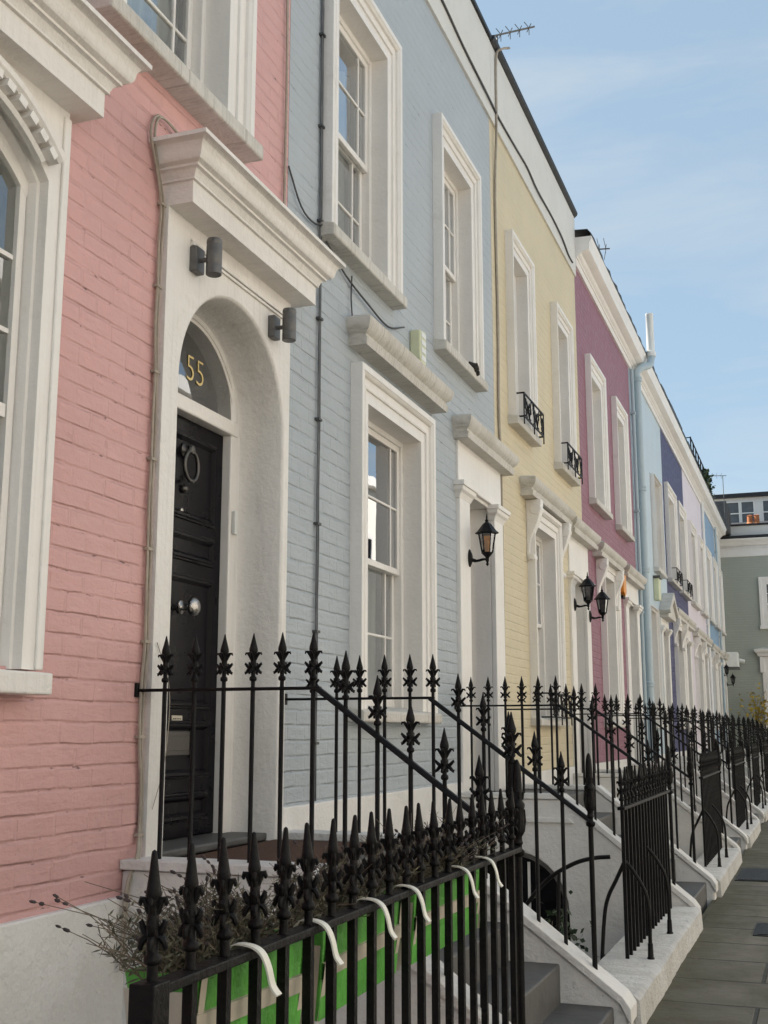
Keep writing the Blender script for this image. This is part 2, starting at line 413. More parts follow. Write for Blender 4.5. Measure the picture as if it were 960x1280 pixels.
def door_set(h, y0, y1, zf, z1, zh, pil=.27, door='doorgrey', depth=.22, fan=True):
    """plain recessed doorway between pilasters; y0,y1 = clear opening"""
    bm = NB()
    e = .035
    for a, b in ((y0-pil, y0), (y1, y1+pil)): box(bm, XW-.01, XW+e, a, b, zf, z1+.05)
    box(bm, XW-.01, XW+e-.012, y0-pil+.01, y1+pil-.01, z1+.05, zh)
    # reveals and soffit
    box(bm, XW-depth-.15, XW-.012, y0-.12, y0-.002, zf, z1+.05); box(bm, XW-depth-.15, XW-.012, y1+.002, y1+.12, zf, z1+.05)
    box(bm, XW-depth-.15, XW-.012, y0-.002, y1+.002, z1+.02, z1+.14)
    S = obj('door_surround', bm, M['white'], h, bevel=.006)
    cap = [(0, -.035), (.014, -.034), (.018, -.02), (.014, -.006), (.018, .0), (.02, .03), (.038, .034), (.042, .05), (.055, .075), (.072, .09), (.075, .094), (.078, .125), (.092, .128), (.094, .165), (0, .175)]
    for a, b in ((y0-pil, y0), (y1, y1+pil)):
        bm = NB(); cornice(bm, a+.02, b-.02, cap, z=z1-.12); obj('pilaster_cap', bm, M['white'], S, smooth=True, angle=20)
    zt = zf+2.08
    bm = NB(); xd = XW-depth
    box(bm, xd-.05, xd, y0+.05, y1-.05, zf+.03, zt)
    D = obj('door', bm, M[door], h, bevel=.004)
    bm = NB(); yc = (y0+y1)/2
    for c in (yc-.17, yc+.17):
        for za, zb in ((zf+.2, zf+.85), (zf+1.05, zf+1.9)):
            frame(bm, c-.11, c+.11, za, zb, [(0, -.001), (.004, .012), (.014, .014), (.02, .004), (.02, -.001)], x=xd)
            box(bm, xd-.01, xd+.003, c-.12, c+.12, za-.006, za+.006)
    obj('door_panel_moulding', bm, M[door], D, smooth=True)
    bm = NB(); lathe(bm, 0, 0, [(.012, 0), (.012, .03), (.03, .045), (.034, .06), (.025, .075), (.0, .08)], 12)
    bmesh.ops.rotate(bm, verts=bm.verts[:], matrix=Matrix.Rotation(R(90), 3, 'Y'), cent=(0, 0, 0))
    bmesh.ops.translate(bm, verts=bm.verts[:], vec=(xd, yc, zf+1.0)); obj('knob', bm, M['steel'], D, smooth=True)
    bm = NB(); box(bm, xd-.08, xd+.02, y0, y0+.05, zf, z1+.03); box(bm, xd-.08, xd+.02, y1-.05, y1, zf, z1+.03)
    box(bm, xd-.08, xd+.021, y0+.05, y1-.05, zt, zt+.07); box(bm, xd-.08, xd+.021, y0+.05, y1-.05, z1-.04, z1+.03)
    box(bm, xd-.08, xd+.03, y0+.05, y1-.05, zf-.02, zf+.03)
    F = obj('door_frame', bm, M['white'], h, bevel=.005)
    bm = NB(); quad(bm, (xd-.04, y0+.05, zt+.07), (xd-.04, y1-.05, zt+.07), (xd-.04, y1-.05, z1-.04), (xd-.04, y0+.05, z1-.04))
    obj('fanlight_pane', bm, M['glass'], F, recalc=False)
    return D

def console(h, y, z0, z1, w=.12):
    """scroll bracket below a hood"""
    pts = []
    for i in range(15):
        t = i/14; z = z1-(z1-z0)*t
        d = .125*(1-t)**1.3+.035+.025*math.sin(t*PI*2.0)*(1-t*.3)
        pts.append((d, z))
    bm = NB()
    prof = [(XW, z1)]+[(XW+d, z) for d, z in pts]+[(XW, z0)]
    prism(bm, prof, 'y', y-w/2, y+w/2)
    o = obj('bracket', bm, M['white'], h, bevel=.008)
    for zc, r, d in ((z0+.03, .035, .05), (z1-.10, .06, .10)):
        bm = NB(); lathe(bm, 0, 0, [(r, -w/2-.012), (r, w/2+.012)], 12)
        for v in bm.verts:
            if abs(v.co.x) < .5 and not v.tag:
                v.co = Vector((XW+d+v.co.x, y+v.co.z, zc+v.co.y)); v.tag = True
        obj('scroll', bm, M['white'], o, bevel=.006)

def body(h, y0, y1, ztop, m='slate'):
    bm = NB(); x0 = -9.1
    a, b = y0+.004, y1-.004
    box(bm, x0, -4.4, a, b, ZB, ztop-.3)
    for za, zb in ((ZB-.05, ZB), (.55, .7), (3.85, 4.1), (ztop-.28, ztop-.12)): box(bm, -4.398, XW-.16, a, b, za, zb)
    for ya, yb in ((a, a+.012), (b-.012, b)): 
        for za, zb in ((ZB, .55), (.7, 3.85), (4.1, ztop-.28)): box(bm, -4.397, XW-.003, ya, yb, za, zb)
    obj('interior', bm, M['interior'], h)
    bm = NB()
    prism(bm, [(-9.12, ztop-.118), (-2.95, ztop-.118), (-2.95, ztop-.02), (-6.0, ztop+.75), (-9.12, ztop-.02)], 'y', a, b)
    obj('roof', bm, M[m], h)

def parapet(h, y0, y1, coping='thin', z0=7.35, z1=8.2):
    bm = NB(); box(bm, XW-.3, XW+.025, y0+.002, y1-.002, z0, z1)
    P = obj('parapet', bm, M['parapet'], h, bevel=.004)
    bm = NB()
    if coping == 'thin': box(bm, XW-.34, XW+.05, y0, y1, z1, z1+.05)
    else:
        prism(bm, [(XW-.05, z1-.01), (XW+.035, z1-.01), (XW+.065, z1+.015), (XW+.075, z1+.055), (XW+.06, z1+.058), (XW-.05, z1+.062)], 'y', y0, y1)
    obj('gutter', bm, M['lead'], P, bevel=.006)

def eaves(h, y0, y1, m, z=7.52, top=.06, seedv=0, mat_='white'):
    a, b = y0+.003, y1-.003
    bm = NB(); loft(bm, [[(XW+d, a, zz), (XW+d, b, zz)] for d, zz in
        [(-.02, z), (.03, z), (.03, z+.10), (.045, z+.105), (.05, z+.125), (.075, z+.14), (.085, z+.15), (.10, z+.17), (.20, z+.205), (.205, z+.21), (.21, z+.30), (.235, z+.345), (.245, z+.385), (-.2, z+.40)]])
    # close the ends
    for y in (a, b):
        bm.faces.new([bm.verts.new((XW+d, y, zz)) for d, zz in [(-.2, z), (.03, z), (.03, z+.10), (.10, z+.17), (.20, z+.205), (.21, z+.30), (.245, z+.385), (-.2, z+.40)]])
    C = obj('cornice', bm, M[mat_], h, smooth=True, angle=28)
    rnd = random.Random(seedv); n = max(6, int((b-a)*5)); r1, r2, r3, r4 = [], [], [], []
    for i in range(n+1):
        y = a+(b-a)*i/n; k = rnd.uniform(-.012, .012)
        r1.append((XW+.235+k, y, z+.386)); r2.append((XW+.25+k, y, z+.40+top*.3+k)); r3.append((XW+.20+k, y, z+.40+top+k*1.5)); r4.append((XW-.2, y, z+.42+top))
    bm = NB(); loft(bm, [r1, r2, r3, r4]); obj('gutter', bm, M['lead'], C)

def balconette(y0, y1, z0, label):
    t = thing('window_guard', (XW+.1, (y0+y1)/2, z0), label, 'window guard', 'small iron window guards')
    x0, x1 = XW+.05, XW+.16; zt = z0+.26
    bm = NB()
    for z in (z0+.02, zt):
        box(bm, x1-.012, x1, y0, y1, z-.008, z+.008); box(bm, x0, x1-.012, y0, y0+.012, z-.0075, z+.0075); box(bm, x0, x1-.012, y1-.012, y1, z-.0075, z+.0075)
    for y in (y0, y1-.012, (y0+y1)/2-.006): box(bm, x1-.0115, x1-.0005, y, y+.012, z0-.06, zt-.008)
    obj('guard_frame', bm, M['iron'], t)
    bm = NB(); n = 5; rnd = random.Random(int(y0*10))
    for i in range(n):
        yc = y0+(y1-y0)*(i+.5)/n; s = 1 if i % 2 else -1
        pts = [(x1-.006, yc+s*(.085*math.cos(a)*(.35+.65*a/5)), z0+.14+.10*math.sin(a)*(.35+.65*a/5)) for a in [k*5/14 for k in range(15)]]
        tube(bm, pts, .008, 5)
        tube(bm, [(x1-.006, yc-.05*s, z0+.03), (x1-.006, yc+.01*s, z0+.13), (x1-.006, yc+.055*s, zt-.01)], .007, 5)
        for k in range(3):
            q = Vector((x1-.006, yc+rnd.uniform(-.06, .06), z0+rnd.uniform(.06, .21)))
            bmesh.ops.create_icosphere(bm, subdivisions=1, radius=1, matrix=Matrix.Translation(q) @ Matrix.Diagonal((.008, .02, .028, 1)))
    obj('scrollwork', bm, M['iron'], t)

# ------------------------------------------------------------------ pink house
def pink_house():
    y0, y1 = -3.5, 5.748
    h = thing('brick_house', (XW, y0, 0), 'pink painted brick house with the arched black front door, nearest on the left', 'house')
    dS = (4.395, 5.742); 
    holes = [(2.3, 3.6, 1.6, 3.7), (4.45, 5.76, .82, 3.7), (3.98, 4.93, 4.45, 6.25), (2.25, 3.45, 4.45, 6.25), (-1, .2, 1.6, 3.6)]
    bm = NB(); wall_grid(bm, y0, y1, .72, 7.35, holes); obj('wall', bm, M['pink'], h)
    bm = NB(); box(bm, XW-.05, XW+.03, y0, 4.33, ZB, .72); obj('plinth', bm, M['plinth'], h, bevel=.008)
    body(h, y0, y1, 8.2); parapet(h, y0, y1)
    # upper windows
    sash_window(h, 3.98, 4.93, 4.45, 6.25, .12, .22, sill_d=.13, curtain=.5)
    # lower window with segmental head
    yc, zc, ri, yl, yr, zs0 = 2.95, 2.91, .74, 2.44, 3.46, 1.59
    def seg(rr, off=0):
        ya = yl-off; yb = yr+off; out = [(ya, zs0)]
        a0 = math.acos((ya-yc)/rr); a1 = math.acos((yb-yc)/rr)
        for k in range(25):
            a = a0+(a1-a0)*k/24; out.append((yc+rr*math.cos(a), zc+rr*math.sin(a)))
        return out+[(yb, zs0)]
    W = None
    bm = NB(); hole = seg(ri+.025, .03)
    outer = [(2.225, zs0), (2.225, 3.79), (3.60, 3.79), (3.60, zs0)]
    f = bm.faces.new([bm.verts.new((XW+.05, y, z)) for y, z in outer+hole[::-1]]); f.normal_update(); bmesh.ops.triangulate(bm, faces=[f])
    loft(bm, [[(XW+.05, y, z) for y, z in hole], [(XW+.012, y, z) for y, z in seg(ri+.02, .026)], [(XW+.010, y, z) for y, z in seg(ri+.008, .012)], [(XW-.01, y, z) for y, z in seg(ri+.002, .006)], [(XW-.2, y, z) for y, z in seg(ri+.001, .004)]])
    loft(bm, [[(XW+.05, y, z) for y, z in outer], [(XW-.01, y, z) for y, z in outer]])
    W = obj('window', bm, M['white'], h, smooth=True, angle=25, recalc=True)
    for a, b, e, zt_ in ((3.56, 3.602, .062, 3.76), (2.225, 2.285, .062, 3.76)):
        bm = NB(); box(bm, XW+.048, XW+e, a, b, zs0, zt_); obj('pilaster_strip', bm, M['white'], W, bevel=.006)
    def arcstrip(prof, n=26, half=.53):
        aa = [PI/2-math.asin(half/.8)+2*math.asin(half/.8)*k/n for k in range(n+1)]
        return [[(XW+d, yc+r*math.cos(a), zc+r*math.sin(a)) for a in aa] for r, d in prof]
    bm = NB(); loft(bm, arcstrip([(.80, .05), (.80, .10), (.815, .115), (.835, .12), (.85, .105), (.85, .05)]))
    loft(bm, arcstrip([(.735, .05), (.735, .075), (.75, .085), (.765, .075), (.765, .05)], half=.5))
    o = obj('arch_moulding', bm, M['white'], W, smooth=True, angle=30)
    for k in range(15):
        a = PI/2+(k-7)*.094; ca, sa = math.cos(a), math.sin(a)
        def P(r, t, d): return (XW+d, yc+r*ca-t*sa, zc+r*sa+t*ca)
        A = [P(.766, -.02, .05), P(.799, -.02, .05), P(.799, .02, .05), P(.766, .02, .05)]
        B_ = [P(.766, -.022, .112), P(.799, -.022, .112), P(.799, .022, .112), P(.766, .022, .112)]
        bm = NB(); loft(bm, [A, B_], True, True); obj('dentil', bm, M['white'], W)
    # sash
    xs = XW-.025; bm = NB()
    def inside(y, off): return zc+math.sqrt(max(.01, (ri-off)**2-(y-yc)**2))
    for a, b in ((yl+.002, yl+.038), (yr-.038, yr-.002)): box(bm, xs-.039, xs-.001, a, b, zs0, 3.43)
    box(bm, xs-.075, xs-.041, yl, yr, 2.50, 2.56); box(bm, xs-.039, xs+.001, yl+.05, yr-.05, 2.50, 2.55); box(bm, xs-.075, xs-.041, yl, yr, zs0, zs0+.08)
    for v in (yl+.2, yr-.2): box(bm, xs-.03, xs-.005, v-.009, v+.009, 2.55, inside(v, .05))
    for z in (2.83, 3.12): box(bm, xs-.03, xs-.006, yl+.05, yr-.05, z-.009, z+.009)
    loft(bm, [[(xs-.04, y, z) for y, z in seg(ri+.012, .02)[1:-1]], [(xs, y, z) for y, z in seg(ri+.012, .02)[1:-1]], [(xs, y, z-.065) for y, z in seg(ri, -.001)[1:-1]], [(xs-.04, y, z-.065) for y, z in seg(ri, -.001)[1:-1]]])
    obj('sash_frame', bm, M['white'], W)
    bm = NB(); quad(bm, (xs-.02, yl, 2.52), (xs-.02, yr, 2.52), (xs-.02, yr, 3.66), (xs-.02, yl, 3.66)); quad(bm, (xs-.06, yl, zs0), (xs-.06, yr, zs0), (xs-.06, yr, 2.52), (xs-.06, yl, 2.52))
    obj('pane', bm, M['glass'], W, recalc=False)
    bm = NB(); r1, r2 = [], []
    for i in range(81):
        y = 2.3+1.3*i/80; x = xs-.17+.03*math.sin(i*.9)+.012*math.sin(i*.37); r1.append((x, y, 1.55)); r2.append((x, y, 3.7))
    loft(bm, [r1, r2]); obj('curtain', bm, M['curtain'], W, smooth=True, angle=180)
    bm = NB(); prism(bm, [(XW-.1, 1.50), (XW+.12, 1.50), (XW+.12, 1.578), (XW-.1, 1.595)], 'y', 2.16, 3.585); obj('sill', bm, M['stucco'], W, bevel=.008)
    hood(h, 'window_hood', 2.36, 3.51, 3.79, HOOD_PINK, 'stucco')
    # --- door
    yc, R0, zsp, zb = 5.105, .562, 2.965, .82
    def hole(off, n=36):
        r = R0-off; out = [(yc-r, zb)]
        for k in range(n+1):
            a = PI-PI*k/n; out.append((yc+r*math.cos(a), zsp+r*math.sin(a)))
        return out+[(yc+r, zb)]
    bm = NB(); d0 = .035
    out = [(dS[0], zb), (dS[0], 3.77), (dS[1], 3.77), (dS[1], zb)]
    H0 = hole(-.015)
    f = bm.faces.new([bm.verts.new((XW+d0, y, z)) for y, z in out+H0[::-1]]); f.normal_update(); bmesh.ops.triangulate(bm, faces=[f])
    loft(bm, [[(XW+d0, y, z) for y, z in out], [(XW-.01, y, z) for y, z in out]])
    loft(bm, [[(XW+d, y, z) for y, z in hole(o)] for o, d in ((-.015, d0), (-.006, d0-.004), (0, d0-.015), (.006, -.10), (.010, -.205), (.018, -.22), (.04, -.225), (.04, -.232), (.05, -.236), (.06, -.232), (.062, -.32))])
    S = obj('door_surround', bm, M['stucco'], h, smooth=True, angle=40)
    yc = 5.14
    bm = NB(); box(bm, XW+d0, XW+d0+.018, 4.6, 5.7, 3.645, 3.665); box(bm, XW+d0, XW+d0+.012, 4.6, 5.7, 3.668, 3.68); box(bm, XW+d0, XW+d0+.012, 4.6, 5.7, 3.625, 3.64)
    obj('string_moulding', bm, M['stucco'], S, bevel=.003)
    xd = XW-.275; z0, zt = .86, 2.965
    ya, yb = yc-.42, yc+.42
    bm = NB()
    box(bm, xd-.06, xd+.05, ya-.09, ya, .82, 2.97); box(bm, xd-.06, xd+.05, yb, yb+.09, .82, 2.97)
    box(bm, xd-.06, xd+.055, ya-.09, yb+.09, 2.97, 3.05)
    F = obj('door_frame', bm, M['white'], h, bevel=.008)
    bm = NB(); aa = [PI*k/30 for k in range(31)]
    loft(bm, [[(XW+d, yc+r*math.cos(a), 3.05+max(0, r*math.sin(a))) for a in aa] for r, d in ((.50, -.228), (.46, -.222), (.445, -.232), (.435, -.238), (.435, -.32))])
    obj('fanlight_frame', bm, M['white'], F, smooth=True, angle=35)
    bm = NB(); bm.faces.new([bm.verts.new((xd+.036, yc+.44*math.cos(a), 3.05+.44*math.sin(a))) for a in aa])
    obj('fanlight_pane', bm, M['glass'], F, recalc=False)
    # house number on the glass
    cu = bpy.data.curves.new('house_number', 'FONT'); cu.body = '55'; cu.size = .2; cu.extrude = .001; cu.offset = -.0035; cu.align_x = 'CENTER'; cu.space_character = 1.02
    to = bpy.data.objects.new('house_number', cu); COL.objects.link(to); bpy.context.view_layer.update()
    me = bpy.data.meshes.new_from_object(to.evaluated_get(bpy.context.evaluated_depsgraph_get())); COL.objects.unlink(to); bpy.data.objects.remove(to)
    me.transform(Matrix.Translation(Vector((xd+.04, yc+.02, 3.15))-ORG[h.name]) @ Matrix.Rotation(R(90), 4, 'Z') @ Matrix.Rotation(R(90), 4, 'X'))
    me.materials.clear(); me.materials.append(M['gold'])
    no = bpy.data.objects.new('house_number', me); COL.objects.link(no); no.parent = F; no['label'] = 'gold numerals 55 on the fanlight glass'
    # leaf with raised mouldings
    bm = NB(); box(bm, xd-.05, xd, ya, yb, z0, zt)
    D = obj('door', bm, M['door'], h, bevel=.004)
    bm = NB()
    def panel(za, zb):
        fr = [(y, z) for y, z in ((ya+.10, za), (ya+.10, zb), (yb-.10, zb), (yb-.10, za))]
        cy, cz = yc, (za+zb)/2
        def off(o): return [(ya+.10-o, za-o), (ya+.10-o, zb+o), (yb-.10+o, zb+o), (yb-.10+o, za-o)]
        loft(bm, [[(xd+d, y, z) for y, z in off(o)] for o, d in ((-.03, -.001), (-.024, .006), (-.012, .018), (0, .02), (.006, .012), (.014, .010), (.018, -.001))], True)
    panel(2.45, 2.87); panel(2.24, 2.36); panel(1.50, 2.14); panel(1.16, 1.41); panel(.95, 1.06)
    obj('door_panel_moulding', bm, M['door'], D, smooth=True, angle=30)
    def rod(bm, prof, y, z, seg=20):
        b2 = NB(); lathe(b2, 0, 0, prof, seg)
        bmesh.ops.rotate(b2, verts=b2.verts[:], matrix=Matrix.Rotation(R(90), 3, 'Y'), cent=(0, 0, 0)); bmesh.ops.translate(b2, verts=b2.verts[:], vec=(xd, y, z))
        me = bpy.data.meshes.new('tmp'); b2.to_mesh(me); b2.free(); bm.from_mesh(me); bpy.data.meshes.remove(me)
    bm = NB(); rod(bm, [(.034, 0), (.034, .008), (.02, .014), (.014, .03), (.016, .05), (.036, .06), (.046, .072), (.046, .085), (.034, .097), (0, .102)], yc+.01, 1.985); obj('knob', bm, M['steel'], D, smooth=True, angle=50)
    bm = NB(); rod(bm, [(.04, 0), (.04, .01), (.026, .018), (.02, .035), (.026, .045), (.02, .055), (0, .058)], yc, 2.79); rod(bm, [(.022, 0), (.022, .015), (.012, .025), (0, .027)], yc, 2.59)
    tube(bm, [(xd+.045, yc+.068*math.cos(a), 2.705+.078*math.sin(a)) for a in [2*PI*k/32 for k in range(33)]], .0105, 10, False)
    obj('knocker', bm, M['pewter'], D, smooth=True, angle=50)
    bm = NB(); rod(bm, [(.014, 0), (.014, .006), (.009, .008), (0, .006)], yc-.01, 2.475); obj('spyhole', bm, M['steel'], D, smooth=True)
    bm = NB(); box(bm, xd, xd+.012, yc-.13, yc+.13, 1.255, 1.375); obj('letterbox', bm, M['pewter'], D, bevel=.005)
    bm = NB(); box(bm, xd+.0125, xd+.016, yc-.11, yc+.11, 1.28, 1.35); obj('letter_flap', bm, M['pewter'], D, bevel=.003)
    bm = NB(); box(bm, xd, xd+.004, yc-.04, yc+.06, 1.405, 1.45); P = obj('notice_plate', bm, M['strap'], D)
    P['label'] = 'small pale notice plate above the letterbox'
    bm = NB()
    for r_ in range(2):
        for k in range(5): box(bm, xd+.0042, xd+.0048, yc-.028+k*.016, yc-.018+k*.016, 1.418+r_*.013, 1.424+r_*.013)
    obj('plate_lettering', bm, M['iron'], D)
    bm = NB(); box(bm, xd, xd+.02, yc+.145, yc+.155, 1.24, 1.38); obj('pull_handle', bm, M['steel'], D, bevel=.004)
    bm = NB(); box(bm, xd+.051, xd+.075, yb+.02, yb+.055, 2.42, 2.55); obj('door_bell', bm, M['whitepvc'], F, bevel=.006)
    bm = NB(); box(bm, xd-.08, XW-.02, yc-.55, yc+.55, .82, .858); obj('threshold', bm, M['stone'], h, bevel=.01)
    hood(h, 'door_hood', 4.553, 5.645, 3.755, HOOD_PINK, 'stucco')
    return h
PINK = pink_house()

# ------------------------------------------------------------------ generic houses
def house(name, y0, y1, wall, label, ups, lows, door, zl=.82, eav='eaves', low_hood=None, door_hood=None, up_margin=True, sill_mat=True, arch_w=.2, up_z=(4.47, 6.22), low_z=(1.53, 3.5), doorcol='doorgrey', pil=.27, extra=None, plinth_top=.98, seedv=1, zh=3.77, zo=3.36, ramp_z=0):
    h = thing(name, (XW, y0, 0), label, 'house')
    a, b = y0+.002, y1-.002
    holes = [(u[0]-.05, u[1]+.05, up_z[0]-.04, up_z[1]+.05) for u in ups]+[(u[0]-.05, u[1]+.05, low_z[0]-.04, low_z[1]+.05) for u in lows]
    if door: holes.append((door[0]-.05, door[1]+.05, zl-.02, zo+.08))
    if extra: holes += extra
    bm = NB(); wall_grid(bm, a, b, plinth_top, 7.6 if eav == 'eaves' else 7.36, holes); obj('wall', bm, M[wall], h)
    segs = [(a, b)] if not door else [(a, door[0]-pil-.003), (door[1]+pil+.003, b)]
    for s in segs:
        if s[1]-s[0] > .02: bm = NB(); box(bm, XW-.05, XW+.03, s[0], s[1], ZB, plinth_top); obj('plinth', bm, M['plinth'], h, bevel=.008)
    body(h, y0, y1, 8.2 if eav != 'eaves' else 8.0)
    if eav == 'eaves': eaves(h, y0, y1, wall, top=.10+.05*(seedv % 3), seedv=seedv, mat_='white')
    else: parapet(h, y0, y1, eav)
    for i, u in enumerate(ups): sash_window(h, u[0], u[1], up_z[0], up_z[1], .10, arch_w, margin=up_margin, curtain=.96)
    for u in lows: sash_window(h, u[0], u[1], low_z[0], low_z[1], .12, arch_w+.02, margin=up_margin, sill_h=.10, curtain=.52)
    if door: door_set(h, door[0], door[1], zl, zo, zh, pil, doorcol)
    if low_hood: hood(h, 'window_hood', *low_hood)
    if door_hood: hood(h, 'door_hood', *door_hood)
    return h

BLUE = house('brick_house', 5.75, 10.4, 'blue', 'grey blue painted brick house right of the pink house', [(6.42, 7.35), (8.74, 9.57)], [(6.97, 8.08)], (9.40, 10.22), .86,
             'thin', (6.83, 8.34, 3.82), (9.17, 10.5, 3.765), doorcol='doorblue', seedv=1, pil=.3)
YEL = house('brick_house', 10.4, 14.78, 'yellow', 'pale yellow painted brick house with two iron window guards upstairs', [(11.15, 11.77), (13.33, 13.95)], [(11.86, 12.86)], (14.0, 14.75), .86,
            'gutter', (11.53, 13.3, 3.73), (13.72, 15.02, 3.70), seedv=2, pil=.25, arch_w=.19, zo=3.2)
MAG = house('brick_house', 14.78, 19.55, 'magenta', 'mauve painted brick house with plain white window surrounds', [(15.6, 16.38), (17.79, 18.5)], [(16.2, 17.0)], (18.35, 19.25), .86,
            'eaves', (15.6, 17.25, 3.68), (17.9, 19.42, 3.68), seedv=3, arch_w=.24, zo=3.35)
LB = house('stucco_house', 19.55, 23.9, 'paleblue', 'pale blue stucco house with a large soil pipe up its front', [(21.95, 23.05)], [(20.75, 21.75)], (22.7, 23.5), .86,
           'eaves', None, None, seedv=4, arch_w=.03, zo=3.3, extra=[(20.62, 20.8, 5.7, 6.16)], up_z=(4.4, 6.12), pil=.2, zh=3.6)
NAVY = house('brick_house', 23.9, 28.0, 'navy', 'navy blue painted brick house with iron guards on its upper windows', [(24.35, 25.55), (26.45, 27.65)], [(24.95, 26.15)], (26.9, 27.7), .86,
             'eaves', (24.55, 26.3, 3.68), (26.6, 27.85, 3.66), seedv=5, arch_w=.22)
LIL = house('stucco_house', 28.0, 32.75, 'lilac', 'lilac white stucco house between the navy and sky blue houses', [(28.95, 30.1), (31.3, 32.3)], [(29.2, 30.5)], (31.3, 32.2), .86,
            'eaves', (28.8, 30.75, 3.62), (30.95, 32.4, 3.6), seedv=6, arch_w=.2)
SKY = house('brick_house', 32.75, 37.0, 'skyblue', 'sky blue painted brick house near the far end of the terrace', [(33.3, 34.5), (35.5, 36.6)], [(33.5, 34.7)], (35.5, 36.3), .86,
            'eaves', (33.1, 34.95, 3.55), (35.2, 36.6, 3.52), seedv=7, arch_w=.22)
END = house('stucco_house', 37.0, 39.4, 'offwhite', 'narrow off white house closing the far end of the terrace', [(37.6, 38.5)], [], (37.9, 38.6), .86,
            'eaves', None, (37.6, 38.9, 3.6), seedv=8, arch_w=.2)
# slit window and gabled door hood of the pale blue house
bm = NB(); box(bm, XW-.12, XW-.08, 20.6, 20.82, 5.68, 6.18); obj('slit_window', bm, M['iron'], LB)
bm = NB(); prism(bm, [(22.35, 3.62), (23.1, 4.02), (23.85, 3.62), (23.75, 3.56), (23.1, 3.88), (22.45, 3.56)], 'x', XW, XW+.22); prism(bm, [(22.5, 3.5), (22.5, 3.59), (23.1, 3.87), (23.7, 3.59), (23.7, 3.5)], 'x', XW, XW+.17)
obj('gabled_hood', bm, M['weathered'], LB, bevel=.01)
for H_, ys in ((YEL, (11.68, 13.17)), (MAG, (15.74, 17.1)), (NAVY, (24.7, 26.15)), (LIL, (28.95, 30.6)), (SKY, (33.2, 34.8))):
    for y in ys: console(H_, y, 3.1, 3.725 if H_ is YEL else 3.675 if H_ in (MAG, NAVY) else 3.6 if H_ is LIL else 3.545)

for y0, y1, lb in ((10.98, 11.88, 'black scrolled iron guard on the left upper window of the yellow house'), (13.16, 14.05, 'black scrolled iron guard on the right upper window of the yellow house'),
                   (24.4, 25.5, 'black scrolled iron guard on the left upper window of the navy house'), (26.5, 27.6, 'black scrolled iron guard on the right upper window of the navy house')):
    balconette(y0, y1, 4.42, lb)
balconette(11.9, 12.95, 1.5, 'black scrolled iron guard on the ground floor window of the yellow house')

# ------------------------------------------------------------------ stairs and railings
SL = .73
def stairs(yn, yf, label, zl=.82, arch=False, stone='stone'):
    t = thing('front_steps', (-1.8, (yn+yf)/2, 0), label, 'steps', 'flights of steps up to the front doors')
    xt = -1.86
    for k, y in enumerate((yn, yf)):
        top = [(XW+.001, zl), (xt, zl), (-.935, .14), (-.905, .10), (-.90, ZB)]
        pts = top[:]
        if arch and k == 0:
            pts += [(-1.80, ZB)]+[(-2.25+.43*math.cos(a), .06+.43*math.sin(a)) for a in [PI*i/18 for i in range(19)]]+[(-2.68, ZB)]
        pts += [(XW+.001, ZB)]
        bm = NB(); prism(bm, pts, 'y', y-.075, y+.075); obj('stringer', bm, M['stair'], t, bevel=.014)
        # thin capping along the top edge
        bm = NB(); c = .022
        prism(bm, [(XW+.002, zl+.003), (XW+.002, zl+.04), (xt+.01, zl+.04), (-.925, .175), (-.89, .125), (-.89, .06), (-.897, .06), (-.938, .143), (xt, zl+.003)], 'y', y-.092, y+.092)
        obj('capping', bm, M['stair'], t, bevel=.008)
    bm = NB(); prism(bm, [(-2.69, zl-.17), (-2.69, zl-.13), (-1.80, zl-.13), (-1.76, zl-.17)], 'y', yn-.10, yn-.06); obj('string_moulding', bm, M['stair'], t, bevel=.008)
    bm = NB(); box(bm, XW+.04, -1.95, yn+.078, yf-.078, zl-.13, zl-.004); obj('landing', bm, M[stone], t, bevel=.012)
    n = 4
    for i in range(n):
        z = zl-(zl/(n+.75))*(i+1); x = -1.95+.245*i
        bm = NB(); box(bm, x-.03, x+.245, yn+.0785, yf-.0785, max(z-.30, -.1), z); obj('step', bm, M[stone], t, bevel=.010)
    return t

# finial on top of a bar: origin at the rail's upper face
def finial_mesh(s=1., leaf=4, low=False):
    bm = NB(); seg = 6 if low else 10
    lathe(bm, 0, 0, [(.0085*s, 0), (.0085*s, .024*s), (.0145*s, .028*s), (.0155*s, .034*s), (.0145*s, .041*s), (.009*s, .046*s), (.0095*s, .06*s), (.015*s, .078*s), (.013*s, .095*s),
                     (.0105*s, .115*s), (.013*s, .135*s), (.0185*s, .148*s), (.0175*s, .158*s), (.012*s, .178*s), (.006*s, .202*s), (.0025*s, .218*s), (.0, .222*s)], seg)
    for k in range(leaf):
        a = PI/2*k+PI/2*0; ca, sa = math.cos(a), math.sin(a)
        for path, rs in (([(.006, .108), (.014, .125), (.025, .139), (.034, .139), (.037, .131)], (.006, .007, .006, .0045, .0025)),
                         ([(.006, .080), (.020, .080), (.030, .090), (.036, .097), (.038, .090)], (.008, .008, .0065, .005, .003)),
                         ([(.006, .076), (.020, .073), (.029, .062), (.035, .056), (.037, .064)], (.008, .008, .0065, .005, .003))):
            tube(bm, [(r*s*ca, r*s*sa, z*s) for r, z in path], [q*s for q in rs], 4 if low else 6)
    bmesh.ops.recalc_face_normals(bm, faces=bm.faces[:])
    me = bpy.data.meshes.new('finial'); bm.to_mesh(me); bm.free(); me.materials.append(M['iron'])
    for p in me.polygons: p.use_smooth = True
    me.set_sharp_from_angle(angle=R(50)); return me
FIN = finial_mesh(); FINL = finial_mesh(low=True); FINB = finial_mesh(1.0)
